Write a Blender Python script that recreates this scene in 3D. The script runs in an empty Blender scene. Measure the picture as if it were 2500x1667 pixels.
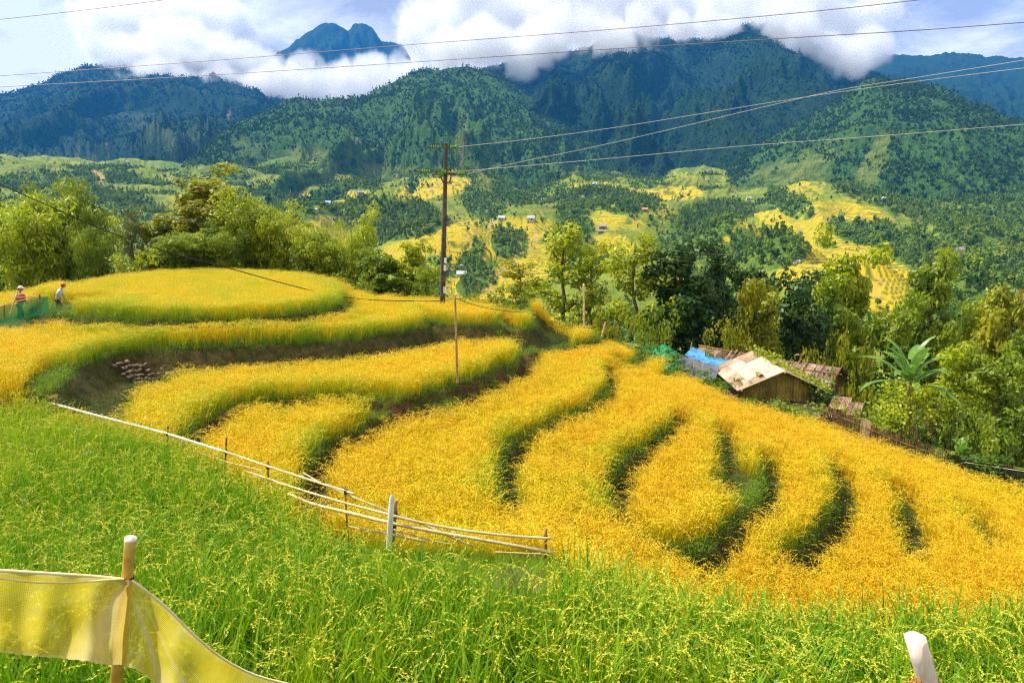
import bpy, bmesh, math, random
import numpy as np
from mathutils import Vector, Matrix

# ---------------------------------------------------------------- camera, sky, sun, exposure
SC = bpy.context.scene
COL = SC.collection
R = math.radians
F, CX, CY, PITCH = 1700.0, 1250.0, 833.5, math.atan(283.5 / 1700.0)
CP, SP = math.cos(PITCH), math.sin(PITCH)

cam_d = bpy.data.cameras.new('camera')
cam = bpy.data.objects.new('camera', cam_d)
COL.objects.link(cam)
cam_d.sensor_width = 36.0
cam_d.lens = F / 2500.0 * 36.0
cam_d.clip_start, cam_d.clip_end = 0.1, 30000.0
cam.location = (0, 0, 0)
cam.rotation_euler = (R(90) - PITCH, 0, 0)
SC.camera = cam

SUN_EL, SUN_AZ = 58.0, -68.0        # elevation; azimuth clockwise from the view direction (+Y)
SUN_DIR = Vector((math.sin(R(SUN_AZ)) * math.cos(R(SUN_EL)), math.cos(R(SUN_AZ)) * math.cos(R(SUN_EL)), math.sin(R(SUN_EL))))
sun_d = bpy.data.lights.new('sun', 'SUN')
sun_d.energy, sun_d.angle, sun_d.color = 5.0, R(0.5), (1.0, 0.94, 0.82)
sun = bpy.data.objects.new('sun', sun_d)
COL.objects.link(sun)
sun.rotation_euler = (-SUN_DIR).to_track_quat('-Z', 'Y').to_euler()

W = bpy.data.worlds.new('World')
SC.world = W
W.use_nodes = True


def build_world():
    nt = W.node_tree
    nt.nodes.clear()
    N, L = nt.nodes.new, nt.links.new
    out = N('ShaderNodeOutputWorld')
    bg_s, bg_c = N('ShaderNodeBackground'), N('ShaderNodeBackground')
    sky = N('ShaderNodeTexSky')
    sky.sky_type = 'NISHITA'
    sky.sun_disc = False
    sky.sun_elevation, sky.sun_rotation = R(SUN_EL), R(SUN_AZ)
    L(sky.outputs[0], bg_s.inputs[0])
    bg_s.inputs[1].default_value = 0.09
    tc = N('ShaderNodeTexCoord')
    sep = N('ShaderNodeSeparateXYZ')
    L(tc.outputs['Generated'], sep.inputs[0])
    def m(op, a, b=None, clamp=False):
        n = N('ShaderNodeMath')
        n.operation, n.use_clamp = op, clamp
        for i, v in enumerate((a, b)):
            if v is None:
                continue
            if isinstance(v, (int, float)):
                n.inputs[i].default_value = v
            else:
                L(v, n.inputs[i])
        return n.outputs[0]
    # the cloud deck: the view direction carried out to a flat layer, softened near the horizon
    den = m('ADD', m('MAXIMUM', sep.outputs[2], 0.0), 0.22)
    cmb = N('ShaderNodeCombineXYZ')
    L(m('DIVIDE', sep.outputs[0], den), cmb.inputs[0])
    L(m('DIVIDE', sep.outputs[1], den), cmb.inputs[1])
    cmb.inputs[2].default_value = 3.7
    def noise(scale, detail, rough, dist=0.0, off=0.0):
        mp = N('ShaderNodeMapping')
        L(cmb.outputs[0], mp.inputs[0])
        mp.inputs['Location'].default_value = (off, off * 0.7, 0)
        n = N('ShaderNodeTexNoise')
        L(mp.outputs[0], n.inputs['Vector'])
        n.inputs['Scale'].default_value, n.inputs['Detail'].default_value = scale, detail
        n.inputs['Roughness'].default_value, n.inputs['Distortion'].default_value = rough, dist
        return n.outputs['Fac']
    n_cov, n_shade = noise(1.1, 5, 0.55, 0.3, 2.3), noise(2.6, 10, 0.62, 0.35, 9.1)
    mr = N('ShaderNodeMapRange')
    mr.interpolation_type = 'SMOOTHSTEP'
    L(n_cov, mr.inputs[0])
    mr.inputs[1].default_value, mr.inputs[2].default_value = 0.20, 0.36
    ramp = N('ShaderNodeValToRGB')
    storm = N('ShaderNodeMapRange')                # the darker cloud far to the right
    L(m('DIVIDE', sep.outputs[0], m('MAXIMUM', sep.outputs[1], 0.2)), storm.inputs[0])
    for i, q in enumerate((0.30, 0.60, 0.0, 0.16)):
        storm.inputs[i + 1].default_value = q
    L(m('SUBTRACT', n_shade, storm.outputs[0]), ramp.inputs[0])
    e = ramp.color_ramp.elements
    e[0].position, e[0].color = 0.31, (0.45, 0.42, 0.46, 1)
    e[1].position, e[1].color = 0.53, (1.0, 0.965, 0.92, 1)
    e.new(0.42).color = (0.70, 0.665, 0.67, 1)
    L(ramp.outputs[0], bg_c.inputs[0])
    bg_c.inputs[1].default_value = 1.0
    mix = N('ShaderNodeMixShader')
    L(mr.outputs[0], mix.inputs[0])
    L(bg_s.outputs[0], mix.inputs[1])
    L(bg_c.outputs[0], mix.inputs[2])
    L(mix.outputs[0], out.inputs[0])


build_world()
vs = SC.view_settings
vs.view_transform, vs.look, vs.exposure, vs.gamma = 'Standard', 'None', 0.55, 1.0
vs.use_curve_mapping = False
SC.render.engine = 'CYCLES'
SC.cycles.volume_bounces = 6
SC.cycles.max_bounces = 10
SC.cycles.diffuse_bounces = 3
SC.cycles.glossy_bounces = 2
SC.cycles.transmission_bounces = 3
SC.cycles.transparent_max_bounces = 10
SC.cycles.caustics_reflective = SC.cycles.caustics_refractive = False
SC.cycles.use_denoising = True
SC.cycles.denoising_prefilter = 'NONE'      # keeps the rice sharp
SC.cycles.filter_width = 1.2

# ---------------------------------------------------------------- helpers
rng = np.random.default_rng(7)
random.seed(7)


def ray(u, v):
    """World direction through a point of the photograph (camera at the origin)."""
    a = (np.asarray(u, float) - CX) / F
    b = (CY - np.asarray(v, float)) / F
    return a, CP + b * SP, -SP + b * CP


def on_z(u, v, z):
    dx, dy, dz = ray(u, v)
    t = z / dz
    return dx * t, dy * t


def at_d(u, v, d):
    """The point at forward distance d (metres along +Y)."""
    dx, dy, dz = ray(u, v)
    t = d / dy
    return Vector((float(dx * t), float(d), float(dz * t)))


def project(x, y, z):
    cz = y * CP - z * SP
    b = y * SP + z * CP
    return CX + F * x / cz, CY - F * b / cz


def _hash(ix, iy, seed):
    h = (ix.astype(np.int64) * 374761393 + iy.astype(np.int64) * 668265263 + seed * 1442695041) & 0x7fffffff
    h = ((h ^ (h >> 13)) * 1274126177) & 0x7fffffff
    h = (h ^ (h >> 16)) * 2246822519 & 0x7fffffff
    return (h ^ (h >> 11)) & 0xffff


def perlin(x, y, seed=0):
    x, y = np.broadcast_arrays(np.asarray(x, float), np.asarray(y, float))
    ix, iy = np.floor(x), np.floor(y)
    fx, fy = x - ix, y - iy
    ux, uy = fx * fx * fx * (fx * (fx * 6 - 15) + 10), fy * fy * fy * (fy * (fy * 6 - 15) + 10)
    def g(dx, dy):
        a = _hash(ix + dx, iy + dy, seed) * (2 * np.pi / 65536.0)
        return np.cos(a) * (fx - dx) + np.sin(a) * (fy - dy)
    a = g(0, 0) * (1 - ux) + g(1, 0) * ux
    b = g(0, 1) * (1 - ux) + g(1, 1) * ux
    return (a * (1 - uy) + b * uy) * 1.5


def fbm(x, y, oct=4, seed=0, gain=0.5):
    s, a, f = 0, 1.0, 1.0
    for o in range(oct):
        s = s + a * perlin(x * f, y * f, seed + o * 17)
        a *= gain
        f *= 2.03
    return s


def ridged(x, y, oct=4, seed=0, gain=0.5):
    s, a, f, n = 0, 1.0, 1.0, 0
    for o in range(oct):
        s = s + a * (1 - np.abs(perlin(x * f, y * f, seed + o * 31)) * 1.6)
        n += a
        a *= gain
        f *= 2.1
    return s / n


def smooth(a, b, x):
    t = np.clip((x - a) / (b - a), 0, 1)
    return t * t * (3 - 2 * t)


def set_props(o, label=None, cat=None, group=None, kind=None):
    for k, v in (('label', label), ('category', cat), ('group', group), ('kind', kind)):
        if v:
            o[k] = v
    return o


def link(name, me, mat=None, parent=None, **kw):
    o = bpy.data.objects.new(name, me)
    COL.objects.link(o)
    if mat is not None and me is not None:
        me.materials.clear()
        for q in (mat if isinstance(mat, (list, tuple)) else [mat]):
            me.materials.append(q)
    if parent is not None:
        o.parent = parent
    return set_props(o, **kw)


def empty(name, loc, rz=0.0, **kw):
    o = bpy.data.objects.new(name, None)
    o.empty_display_size = 0.2
    COL.objects.link(o)
    o.location = loc
    o.rotation_euler = (0, 0, rz)
    return set_props(o, **kw)


def np_mesh(name, verts, faces, smooth_shade=True, attrs=None, mat_idx=None):
    """verts (n,3), faces (m,k) with one k."""
    verts, faces = np.asarray(verts, np.float32), np.asarray(faces, np.int32)
    me = bpy.data.meshes.new(name)
    n, (m, k) = len(verts), faces.shape
    me.vertices.add(n)
    me.vertices.foreach_set('co', verts.ravel())
    me.loops.add(m * k)
    me.loops.foreach_set('vertex_index', faces.ravel())
    me.polygons.add(m)
    me.polygons.foreach_set('loop_start', np.arange(0, m * k, k, dtype=np.int32))
    if smooth_shade:
        me.polygons.foreach_set('use_smooth', np.ones(m, bool))
    if mat_idx is not None:
        me.polygons.foreach_set('material_index', np.asarray(mat_idx, np.int32))
    for nm, (dom, arr) in (attrs or {}).items():
        arr = np.asarray(arr, np.float32)
        if arr.ndim == 1:
            me.attributes.new(nm, 'FLOAT', dom).data.foreach_set('value', arr)
        else:
            me.attributes.new(nm, 'FLOAT_VECTOR', dom).data.foreach_set('vector', arr.ravel())
    me.update(calc_edges=True)
    return me


def grid_faces(r, c):
    i = np.arange(r * c).reshape(r, c)
    return np.stack([i[:-1, :-1], i[:-1, 1:], i[1:, 1:], i[1:, :-1]], -1).reshape(-1, 4)


class NT:
    """Small wrapper for building node materials."""
    def __init__(self, tree):
        self.t = tree
        tree.nodes.clear()
    def n(self, kind, **kw):
        n = self.t.nodes.new(kind)
        for k, v in kw.items():
            setattr(n, k, v)
        return n
    def set(self, sock, v):
        if isinstance(v, bpy.types.NodeSocket):
            self.t.links.new(v, sock)
        elif isinstance(v, tuple) and len(v) == 3 and sock.type == 'RGBA':
            sock.default_value = (*v, 1)
        else:
            sock.default_value = v
    def math(self, op, a, b=0.0, clamp=False):
        n = self.n('ShaderNodeMath', operation=op, use_clamp=clamp)
        self.set(n.inputs[0], a)
        self.set(n.inputs[1], b)
        return n.outputs[0]
    def noise(self, vec, scale, detail=3, rough=0.55, dist=0.0):
        n = self.n('ShaderNodeTexNoise')
        if vec is not None:
            self.set(n.inputs['Vector'], vec)
        for k, v in (('Scale', scale), ('Detail', detail), ('Roughness', rough), ('Distortion', dist)):
            n.inputs[k].default_value = v
        return n.outputs['Fac']
    def ramp(self, fac, stops):
        n = self.n('ShaderNodeValToRGB')
        self.set(n.inputs[0], fac)
        e = n.color_ramp.elements
        while len(e) < len(stops):
            e.new(0.5)
        for i, (p, c) in enumerate(stops):
            e[i].position = p
            e[i].color = (*c, 1) if isinstance(c, tuple) else (c, c, c, 1)
        return n.outputs[0]
    def mix(self, fac, a, b, blend='MIX'):
        n = self.n('ShaderNodeMix', data_type='RGBA', blend_type=blend)
        self.set(n.inputs[0], fac)
        self.set(n.inputs[6], a)
        self.set(n.inputs[7], b)
        return n.outputs[2]
    def attr(self, name, out='Fac'):
        return self.n('ShaderNodeAttribute', attribute_name=name).outputs[out]
    def pos(self):
        return self.n('ShaderNodeNewGeometry').outputs['Position']
    def objco(self):
        return self.n('ShaderNodeTexCoord').outputs['Object']
    def rnd(self):
        return self.n('ShaderNodeObjectInfo').outputs['Random']
    def scaled(self, vec, s):
        n = self.n('ShaderNodeMapping')
        self.set(n.inputs[0], vec)
        n.inputs['Scale'].default_value = s
        return n.outputs[0]
    def bump(self, h, strength=0.3, dist=0.02):
        n = self.n('ShaderNodeBump')
        n.inputs['Strength'].default_value, n.inputs['Distance'].default_value = strength, dist
        self.set(n.inputs['Height'], h)
        return n.outputs[0]
    def out(self, col, rough=0.8, normal=None, spec=0.3, trans=0.0, trans_col=None, metal=0.0, alpha=None):
        p = self.n('ShaderNodeBsdfPrincipled')
        self.set(p.inputs['Base Color'], col)
        self.set(p.inputs['Roughness'], rough)
        p.inputs['Specular IOR Level'].default_value = spec
        p.inputs['Metallic'].default_value = metal
        if normal is not None:
            self.set(p.inputs['Normal'], normal)
        if alpha is not None:
            self.set(p.inputs['Alpha'], alpha)
        res = p.outputs[0]
        if trans > 0:
            tb = self.n('ShaderNodeBsdfTranslucent')
            self.set(tb.inputs[0], trans_col if trans_col is not None else col)
            mx = self.n('ShaderNodeMixShader')
            mx.inputs[0].default_value = trans
            self.set(mx.inputs[1], res)
            self.set(mx.inputs[2], tb.outputs[0])
            res = mx.outputs[0]
        o = self.n('ShaderNodeOutputMaterial')
        self.set(o.inputs[0], res)


def mat(name, build):
    m = bpy.data.materials.new(name)
    m.use_nodes = True
    t = NT(m.node_tree)
    build(t)
    return m
# ---------------------------------------------------------------- far mountains
def mt_forest(t, base=(0.006, 0.022, 0.012), lite=(0.020, 0.052, 0.016), grass=(0.16, 0.20, 0.035), soil=(0.26, 0.14, 0.07), s=1.0):
    p = t.pos()
    n1 = t.noise(p, 0.03 * s, 5, 0.65)
    n2 = t.noise(p, 0.11 * s, 3, 0.7)
    n3 = t.noise(p, 0.006 * s, 4, 0.6)
    c = t.mix(t.ramp(t.math('ADD', t.math('MULTIPLY', n1, 0.6), t.math('MULTIPLY', n2, 0.4)), [(0.40, 0.0), (0.62, 1.0)]), base, lite)
    g = t.math('MULTIPLY', t.attr('grass'), t.ramp(t.math('ADD', t.math('MULTIPLY', n1, 0.45), t.math('MULTIPLY', n3, 0.55)), [(0.42, 0.0), (0.56, 1.0)]))
    c = t.mix(g, c, grass)
    c = t.mix(t.math('MULTIPLY', t.attr('soil'), t.ramp(n1, [(0.4, 0.0), (0.6, 1.0)])), c, soil)
    t.out(c, 0.95, t.bump(t.math('ADD', n2, n1), 1.0, 5.0), spec=0.1)


def crest_fn(pts):
    """Crest given as photo points with a distance: azimuth -> (tan elevation, distance)."""
    az, el, dd = [], [], []
    for u, v, d in pts:
        x, y, z = (float(q) for q in ray(u, v))
        az.append(math.atan2(x, y))
        el.append(z / math.hypot(x, y))
        dd.append(d)
    return np.array(az), np.array(el), np.array(dd)


def mountain(name, pts, d0, z0, mat_, label, cols=700, rows=120, power=1.1, relief=0.35, spur=320.0, seed=0, tree=7.0, edge=4.0, grass=None, soil=None):
    az_p, el_p, dd_p = crest_fn(pts)
    az = np.linspace(az_p[0], az_p[-1], cols)
    el, dd = np.interp(az, az_p, el_p), np.interp(az, az_p, dd_p)
    k = np.ones(7) / 7
    el = np.convolve(np.pad(el, 3, 'edge'), k, 'valid')
    zc = el * dd
    t = np.concatenate([np.linspace(0, 1, rows) ** 0.9, [1.02, 1.06, 1.15]])
    T, AZ = np.meshgrid(t, az, indexing='ij')
    D = d0 + (dd[None] - d0) * T
    Tc = np.clip(T, 0, 1)
    Z = z0 + (zc[None] - z0) * Tc ** power
    X, Y = D * np.sin(AZ), D * np.cos(AZ)
    H = (zc[None] - z0)
    q1, q2 = fbm(X / 900, Y / 900, 2, seed + 5), fbm(X / 900 + 40, Y / 900, 2, seed + 6)
    sp = ridged(X / spur + 0.8 * q1, Y / (spur * 2.0) + 0.8 * q2, 5, seed, 0.46)
    fine = fbm(X / 130, Y / 130, 4, seed + 9, 0.55)
    env = np.clip((1 - Tc) * 1.9, 0, 1) * np.clip(Tc * 4, 0, 1)
    Z = Z + (sp - 0.62) * H * relief * env + fine * 14 * env
    Z = Z + rng.normal(0, 1, Z.shape) * tree * 0.12 + perlin(X / 30, Y / 30, seed + 3) * tree * 0.5
    edge_n = fbm(az * dd.mean() / 70, az * 0 + seed, 4, seed + 2)
    Z = Z + edge_n[None] * edge * Tc ** 6
    over = T > 1
    Z = np.where(over, Z - (T - 1) * H * 2.4, Z)
    gm = grass(X, Y, Z, Tc) if grass else np.zeros_like(Z)
    so = soil(X, Y, Z, Tc) if soil else np.zeros_like(Z)
    me = np_mesh(name, np.stack([X, Y, Z], -1).reshape(-1, 3), grid_faces(*Z.shape), True,
                 {'grass': ('POINT', np.clip(gm, 0, 1).ravel()), 'soil': ('POINT', np.clip(so, 0, 1).ravel())})
    o = link(name, me, mat_, label=label, kind='structure')
    return o, (X, Y, Z, Tc)


def blobs(lst):
    """Patches given by photo ellipses, carried to wherever the ground under them lies."""
    def f(X, Y, Z, T):
        u, v = project(X, Y, Z)
        m = np.zeros_like(X)
        for (bu, bv, ru, rv, ang, s) in lst:
            ca, sa = math.cos(R(ang)), math.sin(R(ang))
            du, dv = u - bu, v - bv
            q = ((du * ca + dv * sa) / ru) ** 2 + ((-du * sa + dv * ca) / rv) ** 2
            m = np.maximum(m, s * smooth(1.25, 0.55, q))
        return m
    return f


M_forest = mat('shaded_forest', lambda t: mt_forest(t))  # cloud shade over the high mountains put into a darker forest colour
M_forest_near = mat('sunlit_forest', lambda t: mt_forest(t, (0.022, 0.065, 0.014), (0.075, 0.155, 0.022), s=1.6))  # brighter copy for the nearer slopes, sunlight put into the colour

MT = {}
MT['twin'] = mountain('mountain', [(560, 200, 6200), (640, 150, 6200), (700, 118, 6200), (745, 82, 6200), (790, 57, 6200), (815, 56, 6200), (838, 68, 6200), (850, 78, 6250),
    (862, 60, 6300), (885, 55, 6300), (905, 66, 6300), (930, 100, 6300), (985, 108, 6300), (1010, 160, 6300), (1060, 220, 6300)], 4900, 500, M_forest,
    'dark twin peak standing alone above the clouds', 260, 60, 1.0, 0.5, 260, 11, 9, 10)
MT['left'] = mountain('mountain', [(-260, 300, 4200), (0, 232, 4300), (100, 205, 4400), (190, 163, 4400), (225, 160, 4450), (330, 150, 4600), (480, 140, 4600), (620, 170, 4600), (700, 215, 4600), (800, 300, 4600), (900, 420, 4600)],
    1250, -10, M_forest, 'dark blue mountain at the left with its top in cloud', 620, 110, 1.25, 0.34, 520, 21, 8, 10,
    blobs([(60, 400, 200, 30, 0, .5), (420, 330, 160, 40, 20, .25)]), blobs([(260, 360, 9, 12, 30, 1), (560, 280, 5, 12, 0, 1)]))
MT['right_far'] = mountain('mountain', [(2060, 170, 5200), (2160, 133, 5200), (2260, 136, 5200), (2330, 128, 5200), (2420, 138, 5200), (2520, 142, 5200), (2760, 150, 5200)],
    2600, 150, M_forest, 'hazy mountain under the storm cloud at the far right', 300, 80, 1.1, 0.35, 380, 31, 8, 10)
MT['main'] = mountain('mountain', [(880, 330, 3200), (960, 230, 3200), (1040, 190, 3200), (1140, 175, 3200), (1260, 147, 3200), (1400, 125, 3250), (1540, 85, 3300), (1640, 100, 3300), (1740, 95, 3300), (1810, 60, 3300), (1900, 62, 3300),
    (1990, 110, 3300), (2100, 165, 3200), (2160, 190, 3100), (2260, 260, 3000), (2360, 330, 2900), (2500, 420, 2900)], 1350, 20, M_forest,
    'big dark blue forested mountain with cloud along its top', 760, 140, 1.15, 0.52, 380, 41, 7, 9, None, blobs([(1500, 500, 4, 4, 0, 0)]))
MT['mid'] = mountain('mountain', [(380, 440, 1750), (470, 385, 1800), (540, 320, 1900), (610, 290, 2000), (700, 243, 2100), (735, 240, 2100), (770, 245, 2100), (800, 240, 2100), (850, 242, 2100), (880, 243, 2100), (930, 215, 2150), (985, 185, 2200), (1042, 163, 2200),
    (1075, 172, 2200), (1140, 162, 2250), (1185, 172, 2250), (1230, 195, 2250), (1330, 255, 2200), (1430, 330, 2100), (1560, 400, 2000), (1640, 460, 1900)], 1000, -40, M_forest_near,
    'green forested mountain in the middle distance left of centre', 820, 150, 1.05, 0.42, 260, 51, 6, 7,
    blobs([(800, 410, 110, 40, 20, .8), (560, 425, 130, 22, 0, .9), (700, 420, 110, 22, 0, .9), (900, 425, 110, 25, 0, .9), (1080, 420, 100, 24, 0, .8), (860, 370, 40, 40, 30, .6), (1380, 420, 60, 20, 0, .5), (1560, 430, 60, 20, 20, .5), (1120, 380, 22, 110, 8, .6), (900, 350, 80, 12, 30, .3), (620, 370, 60, 30, 30, .3)]), blobs([(1128, 380, 5, 60, 6, .8), (575, 345, 6, 25, 15, .4)]))
MT['spur'] = mountain('mountain', [(1640, 470, 1500), (1755, 441, 1550), (1808, 385, 1600), (1860, 350, 1650), (1941, 303, 1700), (2021, 261, 1750), (2080, 215, 1800), (2122, 190, 1800), (2196, 195, 1780), (2270, 210, 1700), (2340, 235, 1650), (2473, 290, 1550), (2620, 340, 1500), (2800, 400, 1500)],
    820, -60, M_forest_near, 'green forested spur running down the right side of the valley', 700, 170, 1.05, 0.36, 240, 61, 6, 6,
    blobs([(1900, 450, 160, 60, -25, 1.0), (2120, 430, 30, 120, 25, .9), (1980, 400, 120, 30, -30, .6), (2420, 600, 60, 40, 0, .6)]), None)
# ---------------------------------------------------------------- the far side of the valley: terraced hills
HILLS = [  # u, v of the top, distance, half width (photo px), half depth (m)
    (250, 432, 1400, 170, 160), (700, 405, 1450, 120, 130), (480, 452, 1150, 170, 130), (90, 470, 1000, 120, 120), (1080, 432, 1200, 150, 110),
    (1430, 436, 1150, 130, 110), (1640, 455, 1200, 110, 110), (2060, 455, 1000, 160, 100), (330, 520, 850, 150, 80), (960, 470, 900, 100, 80),
    (1290, 505, 850, 110, 70), (1530, 500, 850, 150, 80), (2080, 500, 800, 170, 80), (730, 505, 760, 110, 70), (1100, 558, 640, 190, 70),
    (1400, 560, 640, 130, 60), (1790, 528, 600, 120, 60), (2330, 560, 620, 150, 90), (1930, 572, 430, 160, 60), (2120, 622, 330, 150, 45), (1560, 600, 520, 130, 50), (2420, 660, 330, 120, 50)]
BASE_D = np.array([40, 60, 90, 150, 260, 380, 520, 600, 700, 780, 900, 1050, 1250, 1500, 1700, 2300.])
BASE_Z = np.array([-13, -17, -26, -44, -66, -68, -62, -48, -36, -24, -4, 18, 52, 102, 128, 135.])


def valley_base(x, y):
    d = np.hypot(x, y)
    z = np.interp(d, BASE_D, BASE_Z)
    right = smooth(0.15, 0.42, x / np.maximum(y, 1))
    z = z + right * np.interp(d, [60, 150, 300, 420, 600, 900], [0, 4, 22, 22, 10, 0])
    for q in HILL_FIT:
        lx, ly = (x - q[0]) / q[3], (y - q[1]) / q[4]
        z = z + q[2] * np.exp(-(lx * lx + ly * ly))
    w = np.clip((d - 90) / 300, 0, 1)
    z = z + w * (7 * fbm(x / 95 + 7, y / 80, 4, 71) + 15 * (ridged(x / 210, y / 260, 3, 77) - 0.6) * np.clip(d / 700, 0.5, 2.0))
    return z


HILL_FIT = []
for (_u, _v, _d, _wu, _wd) in HILLS:
    _p = at_d(_u, _v, _d)
    _z = float(valley_base(np.array([_p.x]), np.array([_p.y]))[0])
    HILL_FIT.append((_p.x, _p.y + _wd * 0.25, max(2.0, _p.z - _z), _wu * _d / F, _wd))

GOLD = [(1060, 460, 100, 26, -8, 1), (1110, 600, 180, 60, -8, .95), (1230, 560, 130, 34, 0, .75), (1300, 640, 90, 50, 0, .8), (1190, 700, 110, 50, 0, .95), (1650, 470, 70, 18, 0, 1), (1560, 474, 120, 14, 3, 1),
        (1450, 465, 90, 24, 0, .7), (1540, 525, 140, 36, 0, .6), (1830, 548, 130, 42, -12, .85), (1950, 540, 80, 34, 0, .85), (2060, 515, 110, 24, 5, .9), (2050, 620, 120, 60, 20, .95), (2120, 700, 140, 70, 0, 1.0), (1960, 660, 80, 40, -15, .9),
        (2170, 660, 60, 60, 20, .9), (2320, 625, 60, 16, 0, .9), (2440, 610, 50, 22, 0, .8), (2400, 740, 70, 30, 0, .7), (860, 480, 60, 16, 0, .8), (760, 555, 90, 30, -8, .6), (590, 462, 40, 9, 0, .9), (1960, 470, 60, 34, -30, .5), (1490, 600, 60, 30, 0, .8),
        (820, 580, 60, 30, -8, .6), (1400, 780, 60, 60, 0, .5), (450, 440, 120, 10, 0, .35), (640, 450, 90, 10, 0, .35), (850, 430, 100, 12, 0, .4), (1700, 430, 120, 12, 0, .4), (760, 475, 60, 10, 0, .5)]
WOODS = [(960, 520, 120, 44, 8, 1), (1000, 560, 110, 24, -12, .9), (1180, 490, 60, 50, 30, .8), (1220, 470, 70, 36, 0, .8), (1240, 590, 45, 42, 0, 1), (1270, 600, 22, 30, 0, 1), (1480, 490, 150, 34, 5, .9), (1400, 540, 60, 36, 30, .8), (1560, 520, 40, 20, 0, .5),
         (1360, 475, 60, 30, 0, .7), (1750, 520, 110, 34, -8, .9), (1800, 600, 170, 50, 12, 1), (1900, 610, 80, 40, 10, 1), (1930, 500, 70, 30, 25, .9), (2120, 570, 120, 34, 12, 1), (2250, 620, 110, 50, 20, 1), (2370, 690, 150, 60, 15, 1), (2400, 560, 120, 60, 0, 1), (2460, 650, 80, 40, 0, 1),
         (1660, 610, 60, 40, 0, .9), (720, 520, 60, 26, 0, 1), (300, 500, 120, 40, 10, .9), (150, 470, 140, 24, 0, .8), (90, 430, 90, 14, 0, .7), (260, 430, 90, 18, 0, .8), (560, 430, 70, 16, 0, .7), (660, 470, 50, 20, 20, .8), (880, 450, 60, 16, 0, .8), (1040, 420, 50, 14, 0, .8),
         (1150, 640, 30, 50, 40, .9), (1180, 680, 40, 26, 0, .8), (840, 500, 40, 24, 0, .7), (2180, 470, 140, 30, 20, .8), (1600, 580, 40, 60, -20, .6), (1640, 480, 50, 20, 0, .3), (1150, 700, 40, 30, 0, .9), (1590, 450, 60, 10, 0, .6), (2080, 470, 28, 12, 0, 1), (440, 400, 60, 12, 0, .8),
         (1480, 430, 80, 16, 0, .6), (1360, 440, 60, 16, 0, .5), (1060, 640, 50, 20, 0, .7), (1320, 540, 40, 14, 0, .6), (1200, 540, 40, 16, 0, .5), (2260, 740, 60, 40, 0, .6), (2480, 740, 60, 50, 0, 1)]
PATHS = [([(1195, 712), (1200, 690), (1215, 668), (1240, 645), (1262, 622), (1300, 606), (1312, 592), (1306, 570)], 1.6), ([(1198, 552), (1202, 540)], 3.5), ([(1230, 562), (1262, 574), (1300, 590)], 1.1), ([(1040, 470), (1090, 440), (1128, 430)], 1.4),
         ([(2240, 540), (2248, 520)], 2.0), ([(230, 420), (250, 440), (240, 425)], 5.0), ([(2225, 690), (2240, 705)], 3.0), ([(1560, 495), (1600, 505)], 1.2)]


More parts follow.
